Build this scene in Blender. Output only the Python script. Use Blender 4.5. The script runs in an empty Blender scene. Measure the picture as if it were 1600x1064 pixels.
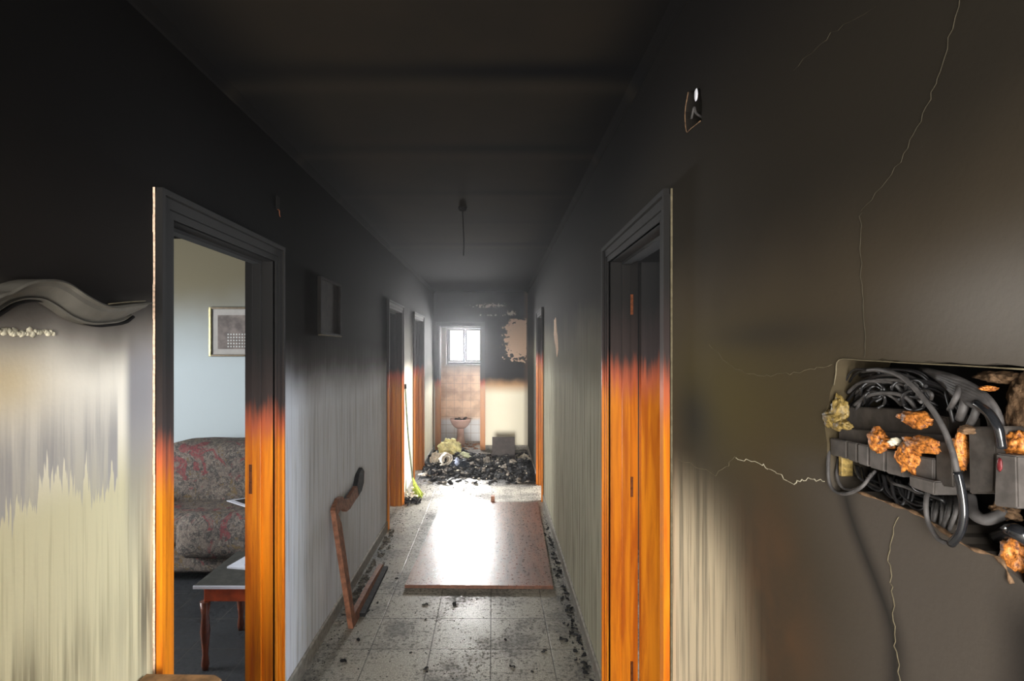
import bpy, bmesh, math, random
from mathutils import Vector, Matrix, noise as mnoise
random.seed(11)
SC = bpy.context.scene
COL = SC.collection
PI = math.pi

# ------------------------------------------------------------------ camera
EYE = 1.66
F = 828.0                       # focal length in pixels of the 1600 px wide frame
cam_d = bpy.data.cameras.new('camera')
cam_d.sensor_fit = 'HORIZONTAL'
cam_d.sensor_width = 36.0
cam_d.lens = F * 36.0 / 1600.0
cam_d.shift_x = 30.0 / 1600.0
cam_d.shift_y = 15.0 / 1600.0
cam_d.clip_start = 0.02
cam = bpy.data.objects.new('camera', cam_d)
cam.location = (0, 0, EYE)
cam.rotation_euler = (PI / 2, 0, 0)
COL.objects.link(cam)
SC.camera = cam

# ------------------------------------------------------------------ world and light
w = bpy.data.worlds.new('overcast_sky')
SC.world = w
w.use_nodes = True
w.node_tree.nodes['Background'].inputs[0].default_value = (0.93, 0.97, 1.0, 1)
w.node_tree.nodes['Background'].inputs[1].default_value = 4.5

def area(name, loc, aim, sx, sy, power, col=(1, 1, 1), spread=180):
    l = bpy.data.lights.new(name, 'AREA')
    l.shape = 'RECTANGLE'; l.size = sx; l.size_y = sy
    l.energy = power; l.color = col; l.spread = math.radians(spread)
    o = bpy.data.objects.new(name, l)
    o.location = loc
    o.rotation_euler = (Vector(aim) - Vector(loc)).to_track_quat('-Z', 'Z').to_euler()
    COL.objects.link(o)
    return o

area('daylight_entrance', (-0.35, -1.45, 1.25), (-0.35, 1.0, 1.15), 0.95, 2.0, 105, (1.0, 0.965, 0.90))
area('daylight_bath_window', (-0.51, 9.93, 1.80), (-0.45, 5.0, 0.2), 0.72, 0.70, 330, (1.0, 0.99, 0.97))
area('daylight_sitting_room', (-4.45, 2.5, 1.6), (-1.5, 3.2, 1.1), 1.3, 1.4, 100, (0.93, 0.97, 1.0))
area('daylight_room_left_far', (-4.45, 5.4, 1.6), (-0.5, 5.4, 0.7), 0.9, 1.3, 90, (0.95, 0.97, 1.0))
area('added_fill_room_left_last', (-4.45, 7.3, 1.6), (-0.5, 7.2, 0.7), 0.9, 1.3, 400, (0.95, 0.97, 1.0))  # unseen lamp, strengthened to lift the far end of the corridor
area('daylight_room_right_near', (3.15, 2.2, 1.6), (0.5, 2.0, 1.0), 1.2, 1.3, 130, (0.85, 0.93, 1.0))
area('daylight_room_right_far', (3.15, 6.5, 1.6), (0.0, 6.4, 0.4), 1.2, 1.4, 420, (1.0, 0.98, 0.95))

sl = bpy.data.lights.new('added_sun_for_end_wall', 'SUN'); sl.energy = 2.6; sl.angle = math.radians(7); sl.color = (1.0, 0.95, 0.86)  # added low-angle lamp from behind the camera, brightens the end wall
so = bpy.data.objects.new('added_sun_for_end_wall', sl); so.location = (-0.3, -3, 1.8)
so.rotation_euler = Vector((0.045, 1.0, -0.075)).to_track_quat('-Z', 'Z').to_euler(); COL.objects.link(so)

vs = SC.view_settings
vs.view_transform = 'Standard'; vs.look = 'None'; vs.gamma = 1.0; vs.use_curve_mapping = False
vs.exposure = 0.35
cy = SC.cycles
cy.use_denoising = True
cy.max_bounces = 8; cy.diffuse_bounces = 5; cy.glossy_bounces = 4; cy.transmission_bounces = 4
cy.sample_clamp_indirect = 6.0
cy.caustics_reflective = False; cy.caustics_refractive = False

# ------------------------------------------------------------------ mappings of the place
XL = -0.98                       # corridor face of the left wall
CEIL = 2.63
END = 8.8
TH = 0.11
def RX(y): return 0.51 + 0.008 * y
def m_left(u, d, z): return (XL - d, u, z)
def m_right(u, d, z): return (RX(u) + d, u, z)
def m_end(u, d, z): return (u, END + d, z)
def m_id(x, y, z): return (x, y, z)
def ry(px, d=0.0):               # distance along the right wall at which depth d shows at column px
    return (0.51 + d) * F / (px - 770 - 0.008 * F)
def R2(px, py, d=0.0):           # point on the right wall: (u, z)
    y = ry(px, d)
    return (y, EYE - (py - 547) / F * y)
def L2(px, py, d=0.0):
    y = (-XL + d) * F / (770 - px)
    return (y, EYE - (py - 547) / F * y)

# ------------------------------------------------------------------ mesh helpers
def box(bm, a, b, m=m_id, bev=0.0):
    x0, y0, z0 = a; x1, y1, z1 = b
    vs_ = [bm.verts.new(m(*p)) for p in ((x0,y0,z0),(x1,y0,z0),(x1,y1,z0),(x0,y1,z0),(x0,y0,z1),(x1,y0,z1),(x1,y1,z1),(x0,y1,z1))]
    fs = [bm.faces.new([vs_[i] for i in q]) for q in ((0,3,2,1),(4,5,6,7),(0,1,5,4),(1,2,6,5),(2,3,7,6),(3,0,4,7))]
    if bev > 0:
        es = list({e for f in fs for e in f.edges})
        bmesh.ops.bevel(bm, geom=es, offset=bev, segments=2, affect='EDGES', profile=0.6)
    return vs_

def prism(bm, pts, d0, d1, m):
    """polygon pts (u, z) swept between depths d0 and d1, mapping m(u, d, z)"""
    a = [bm.verts.new(m(u, d0, z)) for u, z in pts]
    b = [bm.verts.new(m(u, d1, z)) for u, z in pts]
    bm.faces.new(a); bm.faces.new(list(reversed(b)))
    n = len(pts)
    for i in range(n):
        bm.faces.new((a[i], b[i], b[(i+1) % n], a[(i+1) % n]))

def smooth_path(pts, k=6):
    P = [Vector(p) for p in pts]
    if len(P) < 3: return P
    Q = [P[0] * 2 - P[1]] + P + [P[-1] * 2 - P[-2]]
    out = []
    for i in range(1, len(Q) - 2):
        for j in range(k):
            t = j / k
            a, b, c, d = Q[i-1], Q[i], Q[i+1], Q[i+2]
            out.append(0.5 * ((2*b) + (c-a)*t + (2*a-5*b+4*c-d)*t*t + (-a+3*b-3*c+d)*t*t*t))
    out.append(P[-1])
    return out

def tube(bm, pts, r, n=8, k=5):
    P = smooth_path(pts, k) if k else [Vector(p) for p in pts]
    N = len(P)
    rr = r if callable(r) else (lambda t: r)
    rings = []
    up = None
    for i, p in enumerate(P):
        t = (P[min(i+1, N-1)] - P[max(i-1, 0)])
        if t.length < 1e-9: t = Vector((0, 0, 1))
        t.normalize()
        if up is None:
            up = t.orthogonal().normalized()
        else:
            up = (up - t * up.dot(t))
            up = up.normalized() if up.length > 1e-6 else t.orthogonal().normalized()
        s = t.cross(up)
        R = rr(i / max(N-1, 1))
        rings.append([bm.verts.new(p + (up * math.cos(2*PI*q/n) + s * math.sin(2*PI*q/n)) * R) for q in range(n)])
    for a, b in zip(rings, rings[1:]):
        for q in range(n):
            f = bm.faces.new((a[q], a[(q+1) % n], b[(q+1) % n], b[q])); f.smooth = True
    bm.faces.new(list(reversed(rings[0]))); bm.faces.new(rings[-1])

def lathe(bm, prof, c, n=24, sx=1.0, sy=1.0):
    rings = []
    for r, z in prof:
        rings.append([bm.verts.new((c[0] + r*sx*math.cos(2*PI*q/n), c[1] + r*sy*math.sin(2*PI*q/n), c[2] + z)) for q in range(n)])
    for a, b in zip(rings, rings[1:]):
        for q in range(n):
            f = bm.faces.new((a[q], a[(q+1) % n], b[(q+1) % n], b[q])); f.smooth = True
    bm.faces.new(list(reversed(rings[0]))); bm.faces.new(rings[-1])

def lump(bm, c, r, amp=0.35, fr=3.0, sub=3, seed=0.0, smooth=True):
    """noise-shaped lump with radii r at c"""
    res = bmesh.ops.create_icosphere(bm, subdivisions=sub, radius=1.0)
    for v in res['verts']:
        p = v.co.copy()
        n1 = mnoise.noise(p * fr * 0.5 + Vector((seed, seed * 1.7, -seed)))
        n2 = mnoise.noise(p * fr * 1.7 + Vector((-seed, 3 + seed, seed)))
        p *= 1 + amp * (n1 + 0.45 * n2)
        v.co = Vector((c[0] + p.x*r[0], c[1] + p.y*r[1], c[2] + p.z*r[2]))
    if smooth:
        for f in {f for v in res['verts'] for f in v.link_faces}: f.smooth = True

def shard(bm, c, s, flat=0.3, rnd=random):
    """angular fragment"""
    n = rnd.randint(4, 6)
    a0 = rnd.random() * 6.28
    el = rnd.uniform(0.4, 1.0)
    M = Matrix.Rotation(rnd.uniform(-0.5, 0.5), 3, 'X') @ Matrix.Rotation(rnd.uniform(-0.5, 0.5), 3, 'Y')
    ang = rnd.random() * 6.28
    top, bot = [], []
    for i in range(n):
        a = a0 + 2*PI*i/n
        q = rnd.uniform(0.6, 1.1)
        x, y = math.cos(a)*s*q, math.sin(a)*s*q*el
        x, y = x*math.cos(ang) - y*math.sin(ang), x*math.sin(ang) + y*math.cos(ang)
        h = s * flat * rnd.uniform(0.5, 1.3)
        top.append(bm.verts.new(Vector(c) + M @ Vector((x*0.85, y*0.85, h))))
        bot.append(bm.verts.new(Vector(c) + M @ Vector((x, y, 0))))
    bm.faces.new(top); bm.faces.new(list(reversed(bot)))
    for i in range(n):
        bm.faces.new((bot[i], bot[(i+1) % n], top[(i+1) % n], top[i]))

def finish(name, bm, mat, parent=None, smooth=False):
    bmesh.ops.recalc_face_normals(bm, faces=bm.faces[:])
    me = bpy.data.meshes.new(name)
    bm.to_mesh(me); bm.free()
    if smooth:
        for p in me.polygons: p.use_smooth = True
    me.materials.append(mat)
    o = bpy.data.objects.new(name, me)
    COL.objects.link(o)
    if parent is not None:
        o.parent = parent
        o.matrix_parent_inverse = Matrix.Translation(parent.location).inverted() if parent.type == 'EMPTY' else Matrix()
    return o
def tag(o, label=None, cat=None, group=None, kind=None):
    if label: o['label'] = label
    if cat: o['category'] = cat
    if group: o['group'] = group
    if kind: o['kind'] = kind
    return o
def empty(name, loc, label, cat, group=None, kind=None):
    o = bpy.data.objects.new(name, None)
    o.empty_display_size = 0.05
    o.location = loc
    COL.objects.link(o)
    return tag(o, label, cat, group, kind)
def NB(): return bmesh.new()

# ------------------------------------------------------------------ node expressions
class E:
    nt = None
    def __init__(s, sock): s.s = sock
    @staticmethod
    def op(kind, *a, clamp=False):
        n = E.nt.nodes.new('ShaderNodeMath'); n.operation = kind; n.use_clamp = clamp
        for i, v in enumerate(a):
            if isinstance(v, E): E.nt.links.new(v.s, n.inputs[i])
            else: n.inputs[i].default_value = float(v)
        return E(n.outputs[0])
    def __add__(s, o): return E.op('ADD', s, o)
    __radd__ = __add__
    def __sub__(s, o): return E.op('SUBTRACT', s, o)
    def __rsub__(s, o): return E.op('SUBTRACT', o, s)
    def __mul__(s, o): return E.op('MULTIPLY', s, o)
    __rmul__ = __mul__
    def __truediv__(s, o): return E.op('DIVIDE', s, o)
def clamp(a): return E.op('ADD', a, 0, clamp=True)
def mx(a, b): return E.op('MAXIMUM', a, b)
def mn(a, b): return E.op('MINIMUM', a, b)
def absn(a): return E.op('ABSOLUTE', a)
def sstep(a, lo, hi):
    n = E.nt.nodes.new('ShaderNodeMapRange'); n.interpolation_type = 'SMOOTHSTEP'
    for i, v in enumerate((a, lo, hi, 0.0, 1.0)):
        if isinstance(v, E): E.nt.links.new(v.s, n.inputs[i])
        else: n.inputs[i].default_value = v
    return E(n.outputs[0])
def gauss(u, z, cu, cz, su, sz):
    a = (u - cu) / su; b = (z - cz) / sz
    return E.op('EXPONENT', (a*a + b*b) * -1.0)
def pos():
    g = E.nt.nodes.new('ShaderNodeNewGeometry')
    s = E.nt.nodes.new('ShaderNodeSeparateXYZ')
    E.nt.links.new(g.outputs['Position'], s.inputs[0])
    return E(s.outputs[0]), E(s.outputs[1]), E(s.outputs[2])
def vec(x, y, z):
    c = E.nt.nodes.new('ShaderNodeCombineXYZ')
    for i, v in enumerate((x, y, z)):
        if isinstance(v, E): E.nt.links.new(v.s, c.inputs[i])
        else: c.inputs[i].default_value = v
    return c.outputs[0]
def nz(v, scale=1.0, detail=3.0, rough=0.55, dist=0.0):
    n = E.nt.nodes.new('ShaderNodeTexNoise')
    E.nt.links.new(v, n.inputs['Vector'])
    n.inputs['Scale'].default_value = scale; n.inputs['Detail'].default_value = detail
    n.inputs['Roughness'].default_value = rough; n.inputs['Distortion'].default_value = dist
    return E(n.outputs[0])
def vor(v, scale, feature='F1', out=0):
    n = E.nt.nodes.new('ShaderNodeTexVoronoi'); n.feature = feature
    E.nt.links.new(v, n.inputs['Vector']); n.inputs['Scale'].default_value = scale
    return n.outputs[out]
class Cc:
    def __init__(s, sock): s.s = sock
def col(r, g, b):
    """sRGB 0-255 to a linear colour"""
    f = lambda c: ((c/255)/12.92 if c/255 <= 0.04045 else (((c/255)+0.055)/1.055)**2.4)
    return (f(r), f(g), f(b), 1)
def mix(a, b, t):
    n = E.nt.nodes.new('ShaderNodeMix'); n.data_type = 'RGBA'
    if isinstance(t, E): E.nt.links.new(t.s, n.inputs[0])
    else: n.inputs[0].default_value = t
    for i, v in ((6, a), (7, b)):
        if isinstance(v, Cc): E.nt.links.new(v.s, n.inputs[i])
        else: n.inputs[i].default_value = v
    return Cc(n.outputs[2])
def material(name):
    m = bpy.data.materials.new(name); m.use_nodes = True
    E.nt = m.node_tree
    return m, m.node_tree.nodes['Principled BSDF']
def put(b, c, rough=0.9, spec=0.3, metal=0.0, bump=None, bs=0.3, bd=0.002):
    if isinstance(c, Cc): E.nt.links.new(c.s, b.inputs['Base Color'])
    else: b.inputs['Base Color'].default_value = c
    if isinstance(rough, E): E.nt.links.new(rough.s, b.inputs['Roughness'])
    else: b.inputs['Roughness'].default_value = rough
    b.inputs['Specular IOR Level'].default_value = spec
    b.inputs['Metallic'].default_value = metal
    if bump is not None:
        n = E.nt.nodes.new('ShaderNodeBump')
        n.inputs['Strength'].default_value = bs; n.inputs['Distance'].default_value = bd
        E.nt.links.new(bump.s, n.inputs['Height'])
        E.nt.links.new(n.outputs[0], b.inputs['Normal'])
def plain(name, c, rough=0.7, spec=0.3, metal=0.0, var=0.25, scale=20, bs=0.2, bd=0.002):
    m, b = material(name)
    x, y, z = pos()
    n = nz(vec(x, y, z), scale, 4)
    d = tuple(v * (1 - var) for v in c[:3]) + (1,)
    l = tuple(min(1, v * (1 + var)) for v in c[:3]) + (1,)
    put(b, mix(d, l, sstep(n, 0.3, 0.7)), rough, spec, metal, n, bs, bd)
    return m

M = {}
SOOT = col(30, 27, 25); DEEP = col(17, 16, 16)

# ---- left corridor wall: soot from the ceiling down, run marks below
def mat_wall_left():
    m, b = material('sooty_plaster_left')
    x, y, z = pos()
    big = nz(vec(0, y * 1.4, z * 1.1), 1.0, 4)
    fine = nz(vec(x, y, z), 90, 3)
    st = nz(vec(0, y * 34, z * 1.2), 1.0, 5, 0.6)          # vertical runs
    st2 = nz(vec(0, y * 90, z * 2.0), 1.0, 3, 0.6)
    near = 1 - sstep(y, 1.5, 2.4)
    clean = mix(col(226, 231, 240), col(212, 204, 170), near)
    clean = mix(clean, col(246, 238, 224), sstep(z, 1.28, 1.50) * near)
    clean = mix(clean, col(235, 228, 205), sstep(y, 5.2, 5.7))
    # fine runs
    c = mix(clean, col(120, 122, 128), sstep(st, 0.46, 0.72) * 0.45 * (1 - near * 0.85))
    c = mix(c, col(150, 140, 105), sstep(st2, 0.52, 0.66) * 0.30 * (1 - sstep(z, 1.2, 1.35)))
    # grey tide mark of condensed smoke near the entrance, ragged and arched below
    st3 = nz(vec(4, y * 70, z * 1.5), 1.0, 3, 0.6)
    lowz = 1.375 - 3.6 * (y - 1.2) * (y - 1.2) + (st - 0.5) * 0.42 + (st3 - 0.5) * 0.25
    band = sstep(z, lowz, lowz + 0.012) * (1 - sstep(z, 1.42, 1.60)) * (1 - sstep(y, 1.380, 1.388))
    c = mix(c, col(168, 164, 162), band * (0.55 + 0.45 * sstep(st, 0.35, 0.60)))
    # dark strip beside the door casing
    c = mix(c, col(105, 105, 118), sstep(y, 1.40, 1.44) * (1 - sstep(y, 1.7, 1.75)) * sstep(z, 0.9, 1.55) * 0.8)
    c = mix(c, col(95, 88, 70), gauss(y, z, 1.0, 0.93, 0.35, 0.12) * sstep(st, 0.35, 0.6) * 0.8)
    c = mix(c, col(95, 92, 80), gauss(y, z, 1.50, 0.92, 0.06, 0.22) * sstep(st, 0.35, 0.6) * 0.9)
    c = mix(c, col(200, 172, 110), gauss(y, z, 1.06, 1.60, 0.10, 0.08) * 0.6)
    # soot line
    zc = 1.74 - 0.22 * sstep(y, 1.5, 2.4) + (big - 0.5) * 0.25 + (st - 0.5) * 0.10 * (1 - near)
    t1 = sstep(z, zc - 0.20 + 0.03 * near, zc + 0.10 - 0.11 * near)
    c = mix(c, mix(col(96, 92, 92), col(128, 120, 112), near), t1)
    zd = zc - 0.08 * near
    c = mix(c, SOOT, sstep(z, zd - 0.03, zd + 0.22 - 0.06 * near))
    c = mix(c, DEEP, sstep(z, zd + 0.12, zd + 0.65))
    c = mix(c, col(92, 90, 84), sstep(y, 5.5, 5.8) * (1 - sstep(y, 6.5, 6.6)) * sstep(z, 1.4, 1.6) * (1 - sstep(z, 1.6, 2.1)) * 0.7)
    c = mix(c, col(14, 14, 15), sstep(y, 6.5, 7.3) * sstep(z, 1.0, 1.3) * 0.85)
    put(b, c, 0.95, 0.06, bump=fine, bs=0.18, bd=0.002)
    return m
M['wall_left'] = mat_wall_left()

# ---- right corridor wall
def mat_wall_right():
    m, b = material('sooty_plaster_right')
    x, y, z = pos()
    big = nz(vec(3, y * 1.6, z * 1.3), 1.0, 4)
    fine = nz(vec(x, y, z), 90, 3)
    st = nz(vec(7, y * 30, z * 1.3), 1.0, 5, 0.6)
    st2 = nz(vec(7, y * 80, z * 2.2), 1.0, 3, 0.6)
    mot = nz(vec(x, y * 3, z * 3), 1.5, 5)
    far = sstep(y, 1.55, 2.4)
    clean = mix(col(198, 180, 150), col(182, 180, 160), far)
    c = mix(clean, col(112, 104, 88), sstep(st, 0.46, 0.66) * 0.75)
    c = mix(c, col(60, 56, 50), sstep(st2, 0.60, 0.70) * 0.6 * (1 - sstep(z, 1.15, 1.35)))
    # heavy soot over the near wall: only a pale patch low beside the door is left
    sm = mix(col(82, 72, 58), col(96, 84, 50), gauss(y, z, 1.2, 1.55, 0.35, 0.16))
    sm = mix(sm, col(128, 122, 116), gauss(y, z, 0.50, 1.70, 0.15, 0.07))
    sm = mix(sm, col(112, 84, 60), gauss(y, z, 1.0, 1.17, 0.16, 0.20) * sstep(mot, 0.3, 0.7))
    sm = mix(sm, col(52, 50, 47), gauss(y, z, 1.0, 1.69, 0.24, 0.03) * 0.5)
    sm = mix(sm, col(52, 50, 45), gauss(y, z, 1.38, 1.48, 0.14, 0.10) * 0.8)
    # ogee curved shadow below the fuse box, painted into the wall colour
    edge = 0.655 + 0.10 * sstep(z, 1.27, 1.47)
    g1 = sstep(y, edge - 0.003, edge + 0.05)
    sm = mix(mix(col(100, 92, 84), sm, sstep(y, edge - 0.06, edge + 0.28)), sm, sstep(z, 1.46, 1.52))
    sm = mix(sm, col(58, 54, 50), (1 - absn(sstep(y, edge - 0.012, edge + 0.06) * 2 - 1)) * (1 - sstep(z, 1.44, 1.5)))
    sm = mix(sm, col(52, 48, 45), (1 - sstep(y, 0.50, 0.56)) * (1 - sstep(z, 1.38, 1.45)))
    pale = (1 - sstep(z, 1.10, 1.40)) * sstep(y + (st - 0.5) * 0.25 + (1.2 - z) * 0.25, 1.02, 1.30)
    sm = mix(sm, col(8, 8, 8), 0.42)
    c = mix(c, col(30, 30, 30), sstep(y, 6.5, 6.6) * 0.9)
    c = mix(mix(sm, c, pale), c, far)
    # soot line
    zc = mix(col(0, 0, 0), col(255, 255, 255), 0)
    lev = 1.62 + (big - 0.5) * 0.35 + 0.0 * y
    c = mix(c, col(92, 86, 66), sstep(z, lev - 0.30, lev + 0.02) * far * 0.85)
    up = sstep(z, lev - 0.02 + 0.10 * (1 - far), lev + 0.35)
    c = mix(c, mix(SOOT, col(38, 34, 28), 1 - far), up)
    c = mix(c, mix(DEEP, col(24, 22, 21), 1 - far), sstep(z, 2.0, 2.5))
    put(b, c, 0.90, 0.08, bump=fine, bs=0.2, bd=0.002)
    return m
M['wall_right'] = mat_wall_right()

def mat_wall_end():
    m, b = material('sooty_plaster_end')
    x, y, z = pos()
    n = nz(vec(x, 0, z), 3.0, 5)
    n2 = nz(vec(x, 0, z), 14.0, 5, 0.65)
    c = mix(col(240, 234, 215), col(190, 150, 110), sstep(z, 0.90, 1.12))
    lev = 1.13 + (n - 0.5) * 0.15
    c = mix(c, col(36, 34, 33), sstep(z, lev - 0.08, lev + 0.08))
    c = mix(c, DEEP, sstep(z, 1.7, 2.1))
    c = mix(c, col(90, 70, 60), sstep(x, 0.49, 0.56) * 0.5)
    # flaked plaster
    f = sstep(gauss(x, z, 0.42, 1.86, 0.30, 0.46) + (n2 - 0.5) * 2.2 + sstep(x, 0.1, 0.45) * 0.12, 0.62, 0.66)
    c = mix(c, col(206, 176, 152), f * (1 - sstep(z, 2.17, 2.19)) * sstep(z, 1.42, 1.46) * (1 - sstep(x, 0.555, 0.565)))
    n3 = nz(vec(x, 2, z), 26.0, 4, 0.7)
    f2 = sstep(gauss(x, z, -0.05, 2.40, 0.45, 0.06) * 0.5 + gauss(x, z, 0.31, 2.27, 0.12, 0.06) * 0.6 + (n3 - 0.5) * 1.5, 0.45, 0.50)
    f3 = sstep(gauss(x, z, 0.05, 2.24, 0.55, 0.025) * 0.5 + (n3 - 0.5) * 1.5, 0.50, 0.54)
    c = mix(c, col(180, 172, 160), mx(f2, f3))
    put(b, c, 0.95, 0.05, bump=n2, bs=0.4, bd=0.004)
    return m
M['wall_end'] = mat_wall_end()

def mat_ceiling():
    m, b = material('sooty_ceiling')
    x, y, z = pos()
    n = nz(vec(x, y, 0), 1.2, 4)
    fine = nz(vec(x, y, z), 60, 3)
    c = mix(col(42, 37, 31), col(35, 32, 28), sstep(n, 0.3, 0.7))
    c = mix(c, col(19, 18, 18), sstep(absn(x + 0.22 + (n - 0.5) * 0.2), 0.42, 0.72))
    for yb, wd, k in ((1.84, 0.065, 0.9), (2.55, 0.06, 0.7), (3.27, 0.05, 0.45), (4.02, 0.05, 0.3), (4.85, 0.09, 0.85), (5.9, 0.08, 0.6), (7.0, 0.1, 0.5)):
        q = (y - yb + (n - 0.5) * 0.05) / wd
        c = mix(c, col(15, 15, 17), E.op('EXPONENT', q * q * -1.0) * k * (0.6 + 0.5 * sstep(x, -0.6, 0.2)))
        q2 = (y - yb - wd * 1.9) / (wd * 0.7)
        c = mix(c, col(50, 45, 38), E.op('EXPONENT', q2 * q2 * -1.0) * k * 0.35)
    c = mix(c, col(24, 24, 25), sstep(y, 4.8, 5.4))
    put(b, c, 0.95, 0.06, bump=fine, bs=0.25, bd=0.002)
    return m
M['ceiling'] = mat_ceiling()

def mat_tiles():
    m, b = material('speckled_floor_tiles')
    x, y, z = pos()
    T = 0.334
    def frac(a): return E.op('FRACT', a)
    fx = frac((x + 20 * T + 0.012) / T); fy = frac((y + 20 * T + 0.064) / T)
    gx = mn(fx, 1 - fx); gy = mn(fy, 1 - fy)
    grout = 1 - sstep(mn(gx, gy), 0.006, 0.014)
    sp = nz(vec(x, y, 0), 120, 2, 0.7)
    sp2 = nz(vec(x, y, 0), 45, 4, 0.7)
    cl = nz(vec(x, y, 0), 2.6, 5, 0.6)
    c = mix(col(172, 167, 153), col(132, 128, 118), sstep(sp, 0.35, 0.6))
    c = mix(c, col(214, 210, 196), sstep(sp2, 0.62, 0.68) * 0.7)
    c = mix(c, col(60, 58, 55), sstep(sp2 + (cl - 0.5) * 0.45, 0.53, 0.62) * 0.8)
    c = mix(c, col(98, 95, 90), sstep(cl, 0.46, 0.68) * 0.8)
    # ash trodden along the walls and close to the pile
    e = mx(sstep(x, 0.25, 0.52), 1 - sstep(x, -0.95, -0.78))
    c = mix(c, col(74, 72, 68), e * sstep(cl + (sp2 - 0.5) * 0.6, 0.35, 0.6) * 0.7)
    c = mix(c, col(58, 54, 50), sstep(y, 6.1, 6.8) * sstep(cl + (sp2 - 0.5), 0.35, 0.55) * (1 - sstep(y, 8.9, 9.0)))
    c = mix(c, col(45, 46, 48), 1 - sstep(x, -1.10, -1.09))  # dimness of the left rooms painted in as a darker floor colour
    c = mix(c, col(66, 63, 58), grout * 0.8)
    put(b, c, 0.30 + 0.45 * sstep(sp2 + (cl - 0.5) * 0.5, 0.4, 0.62), 0.45, bump=1 - grout + sp2 * 0.4, bs=0.3, bd=0.002)
    return m
M['tiles'] = mat_tiles()

def mat_wood(name, lev, bright=1.0, wd=0.16, pale=0.0):
    m, b = material(name)
    x, y, z = pos()
    g = nz(vec(x * 30, y * 30, z * 1.6), 1.0, 5, 0.6, 0.4)
    e = nz(vec(x * 40, y * 40, z * 2.5), 1.0, 4, 0.6)
    a = tuple(v * bright for v in col(232, 138, 22)[:3]) + (1,)
    d = tuple(v * bright for v in col(186, 92, 14)[:3]) + (1,)
    c = mix(a, d, sstep(g, 0.35, 0.68))
    c = mix(c, col(190, 136, 84), pale)
    l = lev + (e - 0.5) * 0.22
    c = mix(c, col(176, 84, 50), sstep(z, l - wd, l))
    c = mix(c, col(52, 42, 40), sstep(z, l - wd * 0.25, l + wd * 0.55))
    c = mix(c, col(24, 22, 21), sstep(z, l + wd * 0.4, l + wd * 2.2))
    put(b, c, 0.32 + 0.55 * sstep(z, l - wd, l + wd), 0.35, bump=g, bs=0.12, bd=0.001)
    return m
M['wood_l1'] = mat_wood('varnished_wood_charred_sitting_room', 1.36)
M['wood_r1'] = mat_wood('varnished_wood_charred_right', 1.56, 0.85)
M['wood_l2'] = mat_wood('varnished_wood_charred_far_left', 1.38, 0.85, 0.16, 0.25)
M['wood_end'] = mat_wood('varnished_wood_charred_bath', 1.12, 0.7, 0.14, 0.5)
M['wood_plain'] = plain('worn_brown_wood', col(128, 84, 62), 0.55, 0.3, var=0.35, scale=35)
M['chair_wood'] = plain('dark_reddish_wood', col(92, 44, 24), 0.35, 0.4, var=0.3, scale=25)
M['mould'] = plain('smoked_moulding', col(86, 82, 75), 0.85, 0.12, var=0.12, scale=18)
M['chip'] = plain('chipped_plaster', col(226, 196, 170), 0.9, 0.1, var=0.25, scale=120)
M['plaster_pale'] = plain('pale_plaster', col(190, 182, 160), 0.9, 0.1, var=0.2, scale=60, bs=0.5, bd=0.004)
M['crack'] = plain('crack_plaster', col(100, 92, 74), 0.9, 0.1, var=0.2, scale=60)
M['crack_dim'] = plain('crack_plaster_dim', col(62, 57, 47), 0.9, 0.1, var=0.2, scale=60)
M['black'] = plain('black_recess', col(26, 24, 23), 0.9, 0.1, var=0.3, scale=40)
M['room_wall'] = None
def mat_roomwall(name, lo, hi, z0, z1):
    m, b = material(name)
    x, y, z = pos()
    n = nz(vec(x, y, z), 1.5, 3); fine = nz(vec(x, y, z), 60, 3)
    c = mix(lo, hi, sstep(z + (n - 0.5) * 0.3, z0, z1))
    put(b, c, 0.9, 0.1, bump=fine, bs=0.2, bd=0.002)
    return m
M['room_wall'] = mat_roomwall('sitting_room_plaster', col(188, 196, 198), col(120, 112, 92), 1.5, 2.3)
M['side_wall'] = mat_roomwall('side_room_plaster', col(190, 188, 180), col(60, 57, 54), 1.2, 1.9)
M['dark_wall'] = mat_roomwall('burnt_room_plaster', col(70, 66, 60), col(28, 26, 25), 1.0, 1.8)
def mat_bath():
    m, b = material('bathroom_wall_tiles')
    x, y, z = pos()
    n = nz(vec(x, y, z), 5, 5)
    fr = lambda a: E.op('FRACT', a)
    fx = fr((x + 10) / 0.15); fz = fr(z / 0.15)
    g = 1 - sstep(mn(mn(fx, 1 - fx), mn(fz, 1 - fz)), 0.015, 0.04)
    c = mix(col(214, 184, 158), col(176, 146, 122), sstep(n, 0.4, 0.65))
    c = mix(col(196, 200, 208), c, sstep(z, 0.36, 0.46))
    c = mix(c, col(120, 112, 104), sstep(z, 1.15, 1.45))
    c = mix(c, col(40, 38, 36), sstep(z, 1.9, 2.4))
    c = mix(c, col(130, 110, 98), g * 0.6)
    put(b, c, 0.4, 0.4, bump=1 - g, bs=0.2, bd=0.001)
    return m
M['bath'] = mat_bath()
M['baseboard'] = plain('grey_tile_skirting', col(140, 136, 128), 0.5, 0.35, var=0.3, scale=30)
M['pink'] = plain('pink_ceramic', col(206, 176, 168), 0.2, 0.5, var=0.06, scale=8)
M['grime'] = plain('dark_grime', col(50, 46, 44), 0.8, 0.2, var=0.4, scale=60)
M['brass'] = plain('aged_brass', col(120, 66, 36), 0.4, 0.5, 0.6, var=0.3, scale=80)
M['gold'] = plain('gold_frame', col(172, 162, 122), 0.3, 0.5, 0.6, var=0.15, scale=40)
M['bronze'] = plain('dark_bronze_frame', col(92, 80, 62), 0.4, 0.5, 0.5, var=0.15, scale=40)
M['paper'] = plain('white_paper', col(205, 205, 212), 0.8, 0.2, var=0.06, scale=20)
M['mat_board'] = plain('grey_mat_board', col(172, 166, 160), 0.8, 0.2, var=0.05, scale=20)
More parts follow.
